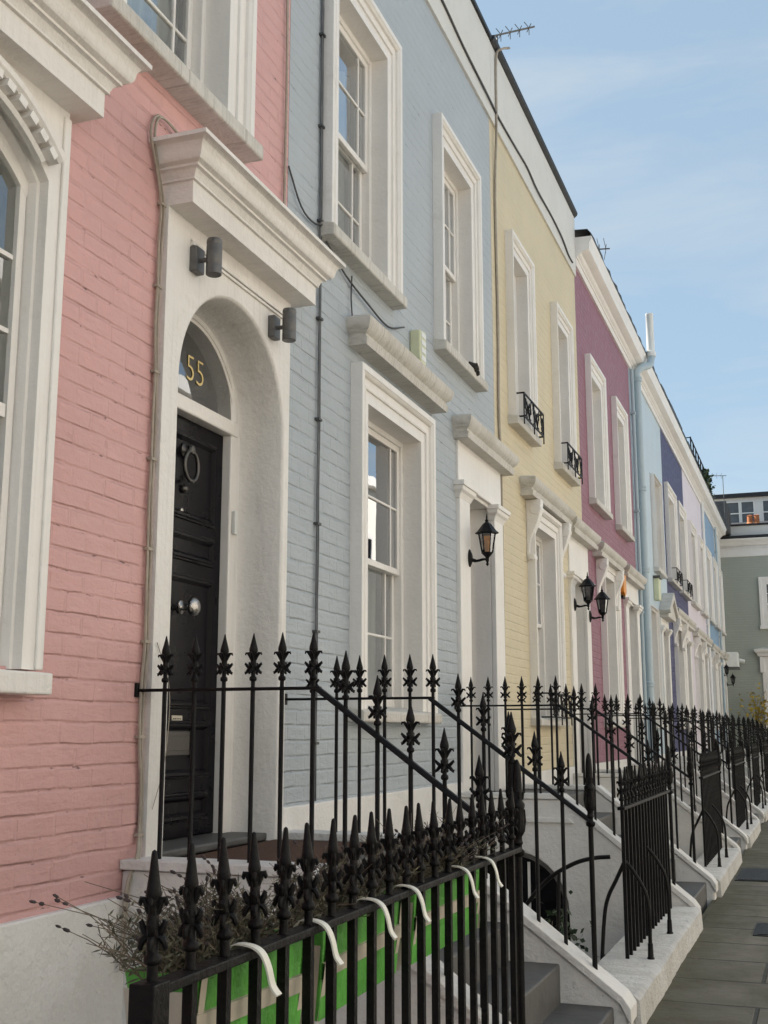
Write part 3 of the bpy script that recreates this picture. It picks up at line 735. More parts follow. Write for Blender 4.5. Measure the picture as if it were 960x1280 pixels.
# stouter spear of the front area railing
def spear_mesh(low=False):
    bm = NB(); seg = 6 if low else 12
    lathe(bm, 0, 0, [(.0095, 0), (.0095, .03), (.0145, .033), (.0155, .039), (.0145, .044), (.0098, .048), (.0098, .072), (.013, .080), (.0105, .095), (.0092, .118), (.0098, .132), (.0124, .139), (.0134, .146), (.0118, .154), (.0076, .185), (.0052, .208), (.0042, .2135), (0, .2165)], seg)
    for k in range(4):
        a = PI/2*k+.25; ca, sa = math.cos(a), math.sin(a)
        for path, rs in (([(.007, .112), (.011, .126), (.015, .136), (.020, .137), (.0225, .130), (.021, .125)], (.005, .006, .0056, .005, .004, .0025)),
                         ([(.007, .078), (.013, .082), (.018, .092), (.021, .101), (.023, .097)], (.006, .007, .0062, .005, .003)),
                         ([(.007, .076), (.0135, .074), (.019, .067), (.0215, .058), (.020, .054)], (.006, .007, .0062, .005, .003))):
            tube(bm, [(r*ca, r*sa, z) for r, z in path], list(rs), 4 if low else 7)
    bmesh.ops.recalc_face_normals(bm, faces=bm.faces[:])
    me = bpy.data.meshes.new('finial'); bm.to_mesh(me); bm.free(); me.materials.append(M['iron'])
    for p in me.polygons: p.use_smooth = True
    me.set_sharp_from_angle(angle=R(50)); return me
SPEAR = spear_mesh(); SPEARL = spear_mesh(True)
BARC = {}
def bar_mesh(hh, r, square=False, fin=None):
    key = (round(hh, 3), r, square, fin.name if fin else '')
    if key in BARC: return BARC[key]
    bm = NB()
    if square: box(bm, -r, r, -r, r, -hh, .002)
    else:
        lathe(bm, 0, 0, [(r*1.5, -hh), (r*1.5, -hh+.012), (r, -hh+.02), (r, .002)], 8)
    bmesh.ops.recalc_face_normals(bm, faces=bm.faces[:])
    if fin: bm.from_mesh(fin)
    me = bpy.data.meshes.new('baluster'); bm.to_mesh(me); bm.free(); me.materials.append(M['iron'])
    for p in me.polygons: p.use_smooth = True
    me.set_sharp_from_angle(angle=R(40)); BARC[key] = me; return me
def link(name, me, parent, loc):
    o = bpy.data.objects.new(name, me); COL.objects.link(o); o.parent = parent; o.location = loc; ORG[o.name] = ORG[parent.name]+Vector(loc); return o

def newel(t, x, y, zb, zt, z0=.95, s=1.):
    k = zt-z0; bm = NB()
    prof = [(.0125, zb-z0), (.0125, -.03), (.022, -.022), (.023, -.008), (.0135, 0), (.013, .012), (.018, .02), (.0145, .03), (.014, .042), (.022, .055), (.0255, .075), (.026, .11), (.023, .14), (.0265, .15), (.0265, .16), (.0185, .17), (.0175, k*.72), (.0145, k*.88), (.010, k*.96), (.004, k*.995), (0, k)]
    lathe(bm, x, y, [(r*s, h) for r, h in prof], 12, z=z0)
    for a in range(6):
        ca, sa = math.cos(a*PI/3), math.sin(a*PI/3)
        tube(bm, [(x+r*ca*s, y+r*sa*s, z0+z) for r, z in ((.021, .06), (.0265, .10), (.0235, .14))], .004*s, 4)
        tube(bm, [(x+r*ca*s, y+r*sa*s, z0+z) for r, z in ((.0175, .175), (.0205, .195), (.0235, .205))], [.005*s, .005*s, .002*s], 4)
    obj('newel', bm, M['iron'], t, smooth=True, angle=45)

def stair_rail(y, label, dz=0., detail=2, level=None, slope=None, wall_end=True):
    """railing beside a flight: level by the landing, then raking down to a newel"""
    t = thing('stair_railing', (-1.9, y, .84), label, 'railing', 'iron railings beside the front steps')
    o = ORG[t.name]; zr = 1.549+dz; xt = -1.86
    def zrail(x): return zr if x < xt else zr-.745*(x-xt)
    bm = NB()
    box(bm, XW, xt, y-.014, y+.014, zr-.013, zr)
    box(bm, XW-.0, XW+.012, y-.03, y+.03, zr-.035, zr+.025)
    obj('top_rail', bm, M['iron'], t, bevel=.003)
    bm = NB(); pts = [(-1.872, zr-.010), (-1.06, zrail(-1.06)-.008)]
    dx = Vector((pts[1][0]-pts[0][0], 0, pts[1][1]-pts[0][1])).normalized(); nrm = Vector((-dx.z, 0, dx.x))
    for off, hw in ((0, .016),):
        A, B_ = Vector((pts[0][0], y, pts[0][1])), Vector((pts[1][0], y, pts[1][1]))
        prof = [(-hw, -.009), (-hw, .003), (-hw*.6, .011), (hw*.6, .011), (hw, .003), (hw, -.009)]
        loft(bm, [[P+Vector((0, a, 0))+nrm*b for a, b in prof] for P in (A, B_)], True, True)
    obj('handrail', bm, M['iron'], t, smooth=True, angle=40)
    level = level or [-2.57, -2.43, -2.293, -2.16, -2.03, -1.892]
    slope = slope or [-1.752, -1.618, -1.482, -1.346, -1.21]
    for x in level+slope:
        z = zrail(x); hh = .72 if x < xt else .735+.0
        zb = z-hh
        fin = FIN if detail == 2 else FINL
        L = Vector((x, y, z))-o
        if detail == 2:
            b = link('baluster', bar_mesh(hh, .0098), t, L); link('finial', fin, b, (0, 0, 0))
        else: link('baluster', bar_mesh(hh, .0098, False, fin), t, L)
    newel(t, -1.065, y, .20, 1.27 if detail else 1.25)
    return t

def area_rail(y0, y1, label, detail=2, stays=True, post=False, z=.958):
    t = thing('area_railing', (-1.07, (y0+y1)/2, .15), label, 'railing', 'spear topped area railings along the pavement')
    o = ORG[t.name]; x = -1.07
    bm = NB(); box(bm, x-.021, x+.021, y0, y1, z-.018, z); obj('top_rail', bm, M['iron'], t, bevel=.003)
    n = int((y1-y0)/.1285); st = (y1-y0)/n; rw = random.Random(int(y0*100))
    if post: n = 20
    for i in range(n):
        y = y0+st*(i+.28) if not post else y0+.03+.1293*i; L = Vector((x, y, z))-o
        if detail == 2:
            b = link('baluster', bar_mesh(z-.13, .0098, True), t, L); f_ = link('finial', SPEAR, b, (0, 0, 0)); f_.rotation_euler = (rw.gauss(0, .02), rw.gauss(0, .02), rw.uniform(-.3, .3))
        else: link('baluster', bar_mesh(z-.13, .0105, True, SPEARL), t, L)
    if post:
        bm = NB(); box(bm, x-.024, x+.024, y0-.004, y0+.05, .1, z+.005); obj('end_post', bm, M['iron'], t, bevel=.003)
    if stays:
        for yy in (y0+.07, y0+.95) if y1-y0 > 1.2 else (y0+.07,):
            bm = NB(); tube(bm, curve([(x, yy, .66), (x+.05, yy, .60), (x+.105, yy, .50), (x+.122, yy, .40), (x+.122, yy, .25), (x+.122, yy, .14)], 6), .011, 8)
            tube(bm, [(x+.122, yy, .14), (x+.122, yy, .155), (x+.122, yy, .16), (x+.122, yy, .23)], [.02, .02, .016, .014], 8)
            obj('stay', bm, M['iron'], t, smooth=True)
        yy = y0+.06; bm = NB()
        tube(bm, curve([(x, yy, .66), (x-.05, yy, .56), (x-.10, yy, .46), (x-.125, yy, .34), (x-.15, yy, .05)], 6), .011, 8)
        obj('stay', bm, M['iron'], t, smooth=True)
    return t

def plinth_wall(y0, y1, label):
    bm = NB(); n = max(2, int((y1-y0)/.07)); rnd = random.Random(int(y0*7))
    ring = []
    for i in range(n+1):
        y = y0+(y1-y0)*i/n; k = rnd.uniform(-.003, .003); j = rnd.uniform(-.0025, .0025)+.003*math.sin(y*3.1)
        ring.append([(-1.22, y, ZB), (-1.22, y, .13+k), (-1.2, y, .148+k), (-.90+j, y, .148+k*.6), (-.875+j, y, .128+k), (-.868+j, y, .004), (-.868+j, y, -.1), (-1.0, y, -.1), (-1.0, y, ZB)])
    loft(bm, ring, True, True)
    o = obj('low_wall', bm, M['kerbwall'], None, smooth=True, angle=40)
    return tag(o, label, 'low wall', 'low white walls under the area railings')

HN = [('pink', 4.345, 5.80, .82), ('grey blue', 9.02, 10.55, .87), ('yellow', 13.62, 15.08, .87), ('mauve', 18.0, 19.5, .87), ('pale blue', 22.35, 23.8, .87), ('navy', 26.7, 28.05, .87), ('lilac white', 31.1, 32.6, .87), ('sky blue', 35.3, 36.65, .87), ('off white', 37.75, 39.0, .87)]
prev = None
for i, (nm, yn, yf, zl) in enumerate(HN):
    stairs(yn, yf, 'white sided stone steps up to the %s house door' % nm, zl, arch=(i in (1, 3)))
    d = 2 if i < 2 else 0
    kw = dict(level=[-2.57, -2.43, -2.293, -2.16, -2.03, -1.892]) 
    stair_rail(yn, 'black finial railing on the near side of the %s house steps' % nm, zl-.82-.02 if i else 0, d)
    stair_rail(yf, 'black finial railing on the far side of the %s house steps' % nm, zl-.82-.02 if i else 0, d, level=[-2.53, -2.39, -2.26, -2.12, -1.98, -1.855], slope=[-1.72, -1.59, -1.46, -1.33, -1.20])
area_rail(1.77, 4.33, 'black spear topped railing carrying the green planters, nearest in front', 2, stays=False, post=True)
plinth_wall(-3.4, 4.265, 'low white wall under the railing with the green planters')
for i in range(len(HN)-1):
    b = HN[i+1][1]-.12; a = HN[i][2]+min(.97, .4*(b-HN[i][2])); nm = HN[i+1][0]
    area_rail(a, b, 'black spear topped area railing in front of the %s house' % nm, 2 if i == 0 else 0)
    plinth_wall(HN[i][2]+.095, HN[i+1][1]-.095, 'low white wall under the railing of the %s house' % nm)
# near newel at the corner of the planter railing
t = thing('railing_newel', (-1.07, 4.345, .1), 'thick black urn topped newel post at the far end of the planter railing', 'newel post')
newel(t, -1.085, 4.352, .1, 1.28, .955, 1.08)
b_ = t.children[0]; link('finial', FIN, b_, Vector((-1.085, 4.352, 1.225))-ORG[t.name])
bm = NB(); lathe(bm, -1.085, 4.352, [(.022, .1), (.022, .928)], 12); obj('shaft', bm, M['iron'], t, smooth=True)
# curved handrail of the basement stair behind the second railing
t = thing('basement_handrail', (-1.3, 6.35, .1), 'thin curved black handrail dropping from the blue house railing into its basement area', 'handrail')
bm = NB(); tube(bm, curve([(-1.06, 6.3, .735), (-1.15, 6.3, .725), (-1.26, 6.3, .69), (-1.40, 6.3, .60), (-1.55, 6.3, .42), (-1.8, 6.3, .05), (-2.1, 6.3, -.4)], 6), .011, 8); obj('handrail', bm, M['iron'], t, smooth=True)
bm = NB(); tube(bm, [(-1.33, 6.3, .655), (-1.345, 6.3, .3), (-1.37, 6.3, -.4), (-1.37, 6.3, -1.1)], .010, 8); obj('support', bm, M['iron'], t, smooth=True)

# dark glazed arch under the blue house steps
t = thing('arched_basement_door', (-2.25, 9.03, ZB), 'dark glazed arched opening under the grey blue house steps', 'basement door')
bm = NB(); aa = [PI*k/18 for k in range(19)]
bm.faces.new([bm.verts.new((-2.25+.46*math.cos(a), 9.06, .06+.46*math.sin(a))) for a in aa]+[bm.verts.new((-2.71, 9.06, ZB)), bm.verts.new((-1.79, 9.06, ZB))]); obj('door_leaf', bm, M['door'], t)
bm = NB()
loft(bm, [[(-2.25+r*math.cos(a), y, .06+r*math.sin(a)) for a in aa] for r, y in ((.43, 9.05), (.43, 9.02), (.385, 9.02), (.385, 9.05))]); box(bm, -2.265, -2.235, 9.025, 9.055, ZB, .44)
obj('door_frame', bm, M['lampgrey'], t)
bm = NB(); box(bm, -2.15, -2.13, 9.04, 9.05, -.3, .4); obj('white_strip', bm, M['white'], t)  # thin white upright strip just in front of the dark leaf

# doormat
bm = NB(); box(bm, -2.62, -2.02, 4.62, 5.55, .82, .838)
tag(obj('doormat', bm, M['mat'], bevel=.006), 'brown coir mat on the landing before the black door', 'doormat')

# ------------------------------------------------------------------ planters and lavender
def planter(y0, y1, tilt, hooks, label):
    t = thing('railing_planter', (-1.22, (y0+y1)/2, .66), label, 'planter', 'green planters hung on the railing')
    yc = (y0+y1)/2
    def P(x, y, z): return (x, y, z+(y-yc)*tilt)
    xa, xb, za, zb = -1.25, -1.10, .725, .925
    bm = NB(); nn = 14
    def ring(x0, x1, ya, yb, z): return [P(x0, ya, z), P(x1, ya, z), P(x1, yb, z), P(x0, yb, z)]
    e = .03
    loft(bm, [ring(xa+e, xb-e*.6, y0+.02, y1-.02, za), ring(xa+e*.5, xb-e*.3, y0+.012, y1-.012, (za+zb)/2), ring(xa, xb, y0, y1, zb), ring(xa+.008, xb-.008, y0+.008, y1-.008, zb), ring(xa+.012, xb-.012, y0+.012, y1-.012, zb-.03)], True)
    bm.faces.new([bm.verts.new(p) for p in ring(xa+e, xb-e*.6, y0+.02, y1-.02, za)])
    B_ = obj('trough', bm, M['planter'], t, bevel=.004)
    bm = NB(); zc = (za+zb)/2+.012
    bx = lambda x, z: x+(.0 if z else 0)
    loft(bm, [[P(xb-.012+d, y0+.010, zc+dz), P(xb-.012+d, y1-.010, zc+dz)] for d, dz in ((.0, -.021), (.009, -.020), (.013, .016), (.004, .018))])
    obj('trim_band', bm, M['strap'], t)
    for y in (y0+.03, y1-.03): bm = NB(); loft(bm, [[P(xb-.022, y-.012, za-.004), P(xb-.022, y+.012, za-.004)], [P(xb-.004, y-.012, zc), P(xb-.004, y+.012, zc)], [P(xb+.006, y-.012, zb), P(xb+.006, y+.012, zb)], [P(xb-.01, y-.012, zb+.004), P(xb-.01, y+.012, zb+.004)]]); obj('trim_strip', bm, M['strap'], t)
    for y, s in ((y0, -1), (y1, 1)):
        bm = NB(); bm.faces.new([bm.verts.new(P(x, y+s*.006, z)) for x, z in ((xa+e, za), (xb-e*.6, za), (xb-.004, zb-.03), (xa+.004, zb-.03))]); obj('end_panel', bm, M['planter' if (s < 0 and y0 < 2) else 'strap'], t)
    bm = NB(); quad(bm, P(xa+.012, y0+.012, zb-.025), P(xb-.012, y0+.012, zb-.025), P(xb-.012, y1-.012, zb-.025), P(xa+.012, y1-.012, zb-.025)); obj('soil', bm, M['soil'], t)
    for y in hooks:
        bm = NB(); path = curve([(-1.112, y, .86), (-1.112, y, .93), (-1.095, y+.004, .963), (-1.06, y+.008, .9645), (-1.036, y+.012, .952), (-1.024, y+.018, .925), (-1.018, y+.026, .89), (-1.008, y+.033, .872)], 5)
        loft(bm, [[p+Vector((0, -.011, 0)), p+Vector((.0, .011, 0)), p+Vector((.003, .011, .003)), p+Vector((.003, -.011, .003))] for p in path], True, True)
        obj('hanging_strap', bm, M['hook'], t, smooth=True, angle=60)
    return t
PL = [(2.0, 2.53, -.03, (2.13, 2.45), 'green planter with beige trim on the railing, nearest of three'), (2.60, 3.17, .02, (2.80, 3.07), 'green planter with beige trim in the middle of the railing'), (3.26, 3.98, -.01, (3.55, 3.84), 'green planter with beige trim on the railing, farthest of three')]
for a in PL: planter(*a)

def lavender(y0, y1, zb, xr, label, seed, lean=(0, 0), n=150, hmin=.14, hmax=.42, heads=.5):
    t = thing('lavender_plant', ((xr[0]+xr[1])/2, (y0+y1)/2, zb), label, 'plant', 'dried lavender in the planters')
    rnd = random.Random(seed); bs, bl, bh = NB(), NB(), NB()
    for i in range(n):
        p = Vector((rnd.uniform(*xr), rnd.uniform(y0, y1), zb-.01)); hh = rnd.uniform(hmin, hmax)*(.55+.45*rnd.random())
        d = Vector((rnd.gauss(lean[0], .30), rnd.gauss(lean[1], .38), 1)).normalized(); bend = Vector((rnd.gauss(lean[0]*.5, .25), rnd.gauss(lean[1]*.5, .3), -.12))
        pts = [p+d*hh*t_+bend*hh*t_*t_ for t_ in (0, .25, .5, .75, 1)]
        tube(bs, pts, [.0019, .0017, .0014, .0011, .0008], 3)
        for k in range(3):     # side twigs
            t_ = rnd.uniform(.15, .7); q = p+d*hh*t_+bend*hh*t_*t_; v = Vector((rnd.gauss(0, 1), rnd.gauss(0, 1), rnd.uniform(.1, 1.2))).normalized()*rnd.uniform(.03, .09)
            tube(bs, [q, q+v*.5+Vector((0, 0, .004)), q+v], [.0011, .0009, .0006], 3)
            for m_ in range(7):
                w = q+v*rnd.uniform(.2, 1); e = Vector((rnd.gauss(0, 1), rnd.gauss(0, 1), rnd.gauss(.5, .8))).normalized()*rnd.uniform(.012, .03); s_ = e.cross(Vector((rnd.random(), rnd.random(), rnd.random()))).normalized()*.0022
                quad(bl, w-s_*.4, w+e*.5-s_, w+e, w+e*.5+s_)
        for k in range(16):
            t_ = rnd.uniform(.02, .6); q = p+d*hh*t_+bend*hh*t_*t_; e = Vector((rnd.gauss(0, 1), rnd.gauss(0, 1), rnd.gauss(.6, .7))).normalized()*rnd.uniform(.018, .045); s_ = e.cross(Vector((rnd.random(), rnd.random(), rnd.random()))).normalized()*.0032
            quad(bl, q-s_*.4, q+e*.5-s_, q+e, q+e*.5+s_)
        if rnd.random() < heads:
            e = (pts[-1]-pts[-2]).normalized()
            for k in range(rnd.choice((1, 2, 2, 3))):
                c = pts[-1]-e*k*.017; bmesh.ops.create_icosphere(bh, subdivisions=1, radius=1, matrix=Matrix.Translation(c) @ e.to_track_quat('Z', 'Y').to_matrix().to_4x4() @ Matrix.Diagonal((rnd.uniform(.003, .005), rnd.uniform(.003, .005), rnd.uniform(.006, .010), 1)))
    obj('stems', bs, M['stem'], t, recalc=False); obj('leaves', bl, M['needle'], t, recalc=False); o_ = obj('flower_heads', bh, M['bud'], t, smooth=True, angle=180); o_['kind'] = 'stuff'
lavender(2.0, 2.52, .91, (-1.235, -1.12), 'dry lavender leaning left out of the nearest green planter', 3, (-.35, -.35), 150, .12, .30)
lavender(2.62, 3.15, .91, (-1.235, -1.12), 'sparse dry lavender in the middle green planter', 4, (-.1, 0), 130, .10, .24, .35)
lavender(3.28, 3.96, .91, (-1.235, -1.12), 'bushy dry lavender in the farthest green planter', 5, (0, .05), 330, .12, .27, .3)

# shrubs in the blue house basement area
def shrub(c, r, n, label, seed, name='shrub', leaf=(.05, .02), m='shrub', stems=14):
    t = thing(name, (c[0], c[1], c[2]-r[2]), label, 'plant'); rnd = random.Random(seed); bl, bs = NB(), NB()
    base = Vector((c[0], c[1], c[2]-r[2])); tips = []
    for i in range(stems):
        v = Vector((rnd.gauss(0, .5), rnd.gauss(0, .5), rnd.uniform(.2, 1))).normalized(); tip = Vector((c[0]+v.x*r[0], c[1]+v.y*r[1], c[2]-r[2]+(v.z)*2*r[2]*rnd.uniform(.6, 1))); tips.append(tip)
        tube(bs, [base, (base+tip)/2+Vector((rnd.gauss(0, .03), rnd.gauss(0, .03), .05)), tip], [.008, .005, .002], 4)
    for i in range(n):
        tp = rnd.choice(tips); k = rnd.uniform(.35, 1.02); w = base+(tp-base)*k+Vector((rnd.gauss(0, r[0]*.18), rnd.gauss(0, r[1]*.18), rnd.gauss(0, r[2]*.16)))
        e = Vector((rnd.gauss(0, 1), rnd.gauss(0, 1), rnd.gauss(.3, .7))).normalized()*leaf[0]*rnd.uniform(.6, 1.2); s_ = e.cross(Vector((rnd.gauss(0, 1), rnd.gauss(0, 1), rnd.gauss(0, 1)))).normalized()*leaf[1]*rnd.uniform(.6, 1.1)
        f = quad(bl, w-e*.1, w+e*.5-s_, w+e, w+e*.5+s_)
    obj('stems', bs, M['stem'], t, recalc=False); obj('leaves', bl, M[m], t, recalc=False)
shrub((-1.75, 7.6, -.35), (.40, .75, .72), 2600, 'dark evergreen shrub before the arched opening in the sunken area', 11)
shrub((-1.33, 6.75, -.1), (.14, .2, .28), 90, 'small broad leaved plant behind the blue house railing', 12, leaf=(.11, .028), stems=7)
shrub((-1.9, 40.3, 2.3), (.75, .2, 1.0), 210, 'yellow leaved climber at the foot of the sage green house', 13, 'climbing_plant', (.13, .05), 'vine', 16)

# ------------------------------------------------------------------ fittings on the facades
def cable(name, pts, r, m, label, n=4, cat='cable', clips=None):
    bm = NB(); tube(bm, curve(pts, n), r, 6); o = obj(name, bm, M[m], None, smooth=True, angle=60); return tag(o, label, cat)
rc = random.Random(2)
pts = [(XW+.018, 4.35+rc.uniform(-.012, .012), z) for z in [.95+.2*k for k in range(15)]]
t = thing('wall_cable', (XW, 4.35, .8), 'pair of beige cables clipped down the left edge of the pink door surround', 'cable')
for k, dy in enumerate((0, .018)):
    p = [(XW+.06, 4.20+dy, .45), (XW+.05, 4.23+dy, .74), (XW+.05, 4.30+dy, .86)]+[(a, b+dy+rc.uniform(-.004, .004), c) for a, b, c in pts]+[(XW+.02, 4.30+dy, 3.9), (XW+.02, 4.24+dy*2, 4.05), (XW+.02, 4.30+dy, 4.16), (XW+.03, 4.45+dy, 4.15), (XW+.06, 4.62+dy*2, 4.06)]
    bm = NB(); tube(bm, curve(p, 4), .0065, 6); obj('cable', bm, M['cable'], t, smooth=True, angle=60)
for k in range(0, 15, 2): bm = NB(); box(bm, XW+.004, XW+.027, pts[k][1]-.012, pts[k][1]+.032, pts[k][2]-.006, pts[k][2]+.006); obj('clip', bm, M['cable'], t)
bm = NB(); tube(bm, curve([(XW+.04, 4.42, 1.75), (XW+.05, 4.52, 1.55), (XW+.05, 4.5, 1.25), (XW+.045, 4.42, 1.05)], 6), .002, 5); obj('loose_wire', bm, M['cable'], t)
t = thing('wall_cable', (XW, 6.2, 1), 'pair of grey cables running straight down the grey blue wall beside the pink house', 'cable')
for dy in (0, .02):
    bm = NB(); tube(bm, curve([(XW+.016, 6.19+dy+rc.uniform(-.006, .006), .99+.36*k) for k in range(19)], 3), .0055, 6); obj('cable', bm, M['cablegrey'], t, smooth=True, angle=60)
for k in range(10): bm = NB(); box(bm, XW, XW+.03, 6.175, 6.225, 1.3+.63*k, 1.315+.63*k); obj('clip', bm, M['cableblack'], t)
cable('wall_cable', [(XW+.012, 5.67, 7.3), (XW+.012, 5.665, 6.3), (XW+.02, 5.67, 5.2), (XW+.015, 5.675, 4.6), (XW+.02, 5.665, 4.1)], .008, 'cable', 'thin pale cable down the seam where pink meets grey blue')
cable('wall_cable', [(XW+.012, 5.73, 4.6), (XW+.02, 5.9, 4.42), (XW+.02, 6.1, 4.40), (XW+.03, 6.26, 4.46)], .006, 'cableblack', 'short sagging dark wire between the pink house and the first blue upper sill')
cable('wall_cable', [(XW+.02, 6.28, 4.36), (XW+.02, 6.6, 4.26), (XW+.03, 6.95, 4.20), (XW+.02, 7.4, 4.18), (XW+.03, 7.72, 4.28)], .007, 'cableblack', 'dark wire looped below the left upper sill of the blue house')
cable('wall_cable', [(XW+.016, 6.72, 4.3), (XW+.016, 6.71, 4.15), (XW+.02, 6.72, 4.02)], .005, 'cableblack', 'short thin wire dropping to the left end of the blue window hood')
cable('wall_cable', [(XW+.034, 8.0, 7.60), (XW+.036, 8.73, 7.585), (XW+.036, 9.39, 7.53), (XW+.04, 10.2, 7.50), (XW+.036, 10.7, 7.49), (XW+.036, 11.5, 7.53), (XW+.036, 11.94, 7.55), (XW+.04, 12.4, 7.50), (XW+.036, 13.2, 7.53), (XW+.04, 13.8, 7.50), (XW+.036, 14.2, 7.44), (XW+.036, 14.5, 7.44)], .011, 'cableblack', 'slack black cable along the white parapet band')
t = thing('wall_cable', (XW, 10.5, 1), 'beige cable dropping from the gutter down the left edge of the yellow house', 'cable')
bm = NB(); tube(bm, curve([(XW+.14, 10.75, 8.3), (XW+.09, 10.62, 8.22), (XW+.04, 10.58, 8.1), (XW+.036, 10.56, 7.35), (XW+.016, 10.53, 6.6), (XW+.016, 10.55, 5.3), (XW+.016, 10.52, 4.4), (XW+.016, 10.56, 3.7), (XW+.016, 10.54, 1.7)], 5), .013, 6); obj('cable', bm, M['cable'], t, smooth=True, angle=60)

def spotlight(y, z, label):
    t = thing('wall_spotlight', (XW+.04, y, z), label, 'wall light', 'grey cylinder lights above the arched door')
    bm = NB(); box(bm, XW+.035, XW+.075, y-.04, y+.04, z-.06, z+.065); obj('wall_plate', bm, M['lampgrey'], t, bevel=.006)
    bm = NB(); tube(bm, [(XW+.07, y, z), (XW+.115, y, z)], .012, 8); obj('arm', bm, M['lampgrey'], t)
    bm = NB(); r = .038; xx = XW+.14
    lathe(bm, xx, y+.01, [(r*.9, -.088), (r, -.085), (r, -.045), (r*.97, -.042), (r*.97, -.036), (r, -.033), (r, .055), (r*.96, .058), (r*.96, .064), (r, .067), (r, .08), (r*.93, .09), (r*.9, .088)], 20, z=z+.01)
    obj('lamp_body', bm, M['lampgrey'], t, smooth=True, angle=35)
    return t
spotlight(4.635, 3.575, 'grey cylinder wall light above the arched door, left of the pair')
spotlight(5.49, 3.525, 'grey cylinder wall light above the arched door, right of the pair')

def lantern(y, z, label, glass='amber', d=.16, s=1.):
    """z = centre of wall plate; the lamp stands on the end of the arm"""
    t = thing('wall_lantern', (XW, y, z), label, 'lantern', 'black hexagonal wall lanterns')
    x0 = XW+.03; xa = x0+d
    bm = NB(); loft(bm, [[(x0+dd, y+.045*s*k*math.cos(a), z+.075*s*k*math.sin(a)) for a in [2*PI*i/14 for i in range(14)]] for dd, k in ((0, 1), (.012, 1), (.02, .8), (.03, .45), (.033, .0))], True); obj('wall_plate', bm, M['iron'], t, smooth=True, angle=35)
    bm = NB(); tube(bm, curve([(x0+.02, y, z-.01), (x0+d*.4, y, z-.025), (x0+d*.8, y, z-.015), (xa, y, z-.02)], 6), [.015]*6+[.011]*6+[.010]*7, 8); obj('arm', bm, M['iron'], t, smooth=True)
    zb = z+.0; bm = NB()
    lathe(bm, xa, y, [(0, -.075), (.01, -.065), (.014, -.055), (.008, -.045), (.014, -.03), (.016, -.005), (.02, .005), (.035, .02), (.043, .03), (.043, .036), (.03, .04)], 12, z=zb)
    obj('lamp_base', bm, M['iron'], t, smooth=True, angle=40)
    def hexr(r, zz): return [(xa+r*s*math.cos(a), y+r*s*math.sin(a), zb+zz*s) for a in [PI/3*i+.2 for i in range(6)]]
    bm = NB(); loft(bm, [hexr(.042, .036), hexr(.068, .20)], True); obj('lamp_glass', bm, M[glass], t, recalc=False)
    bm = NB()
    for p, q in zip(hexr(.044, .034), hexr(.071, .202)): tube(bm, [p, q], .005*s, 5)
    for r, zz in ((.045, .037), (.071, .20)):
        hx = hexr(r, zz); tube(bm, hx+[hx[0]], .006*s, 5)
    obj('lamp_cage', bm, M['iron'], t)
    bm = NB(); loft(bm, [hexr(.068, .203), hexr(.098, .20), hexr(.099, .207), hexr(.078, .225), hexr(.055, .255), hexr(.036, .282), hexr(.022, .292), hexr(.012, .30), hexr(.016, .312), hexr(.007, .324), hexr(.006, .345), hexr(.002, .37)], True, True); obj('lamp_roof', bm, M['iron'], t, smooth=True, angle=30)
    bm = NB(); lathe(bm, xa, y, [(.012, .04), (.02, .06), (.026, .10), (.018, .14), (0, .155)], 10, z=zb); obj('bulb', bm, M['whitepvc'], t, smooth=True)
lantern(9.36, 2.80, 'black wall lantern with amber glass beside the grey blue house door')
lantern(13.92, 2.87, 'black wall lantern with smoked glass on the left pilaster of the yellow door', 'smoke', .17, 1.05)
lantern(14.92, 2.82, 'black wall lantern with smoked glass on the right pilaster of the yellow door', 'smoke', .17, 1.05)
lantern(37.6, 3.1, 'black wall lantern on the off white end house, nearer of two', 'smoke', .1)
lantern(38.75, 2.85, 'black wall lantern on the off white end house, farther of two', 'smoke', .2)

t = thing('burglar_alarm', (XW, 7.9, 4.07), 'pale green slatted alarm box on the grey blue wall between the windows', 'alarm box')
bm = NB(); prism(bm, [(7.93, 4.33), (8.07, 4.35), (8.08, 4.10), (8.04, 4.05), (7.96, 4.05), (7.93, 4.12)], 'x', XW, XW+.085); obj('case', bm, M['cream'], t, bevel=.012)
bm = NB()
for k in range(4): box(bm, XW+.086, XW+.09, 7.95, 8.055, 4.10+.06*k, 4.14+.06*k)
obj('louvre', bm, M['whitepvc'], t, bevel=.003)
bm = NB(); box(bm, XW+.02, XW+.075, 7.97, 8.04, 4.025, 4.049); obj('sounder', bm, M['iron'], t)
t = thing('burglar_alarm', (XW, 17.65, 3.4), 'orange alarm box beside the mauve house door hood', 'alarm box')
bm = NB(); prism(bm, [(17.5, 3.66), (17.72, 3.70), (17.74, 3.42), (17.62, 3.36), (17.5, 3.42)], 'x', XW, XW+.1); obj('case', bm, M['orange'], t, bevel=.012)
bm = NB(); box(bm, XW+.02, XW+.08, 17.52, 17.72, 3.335, 3.372); obj('sounder', bm, M['iron'], t)
t = thing('burglar_alarm', (XW, 21.9, 3.9), 'cream alarm box on the pale blue wall above the gabled door hood', 'alarm box')
bm = NB(); box(bm, XW, XW+.1, 21.75, 22.05, 3.75, 4.15); obj('case', bm, M['cream'], t, bevel=.015)
bm = NB(); prism(bm, [(21.7, 4.19), (22.1, 4.19), (22.08, 4.155), (21.72, 4.155)], 'x', XW, XW+.13); obj('lid', bm, M['lampgrey'], t)

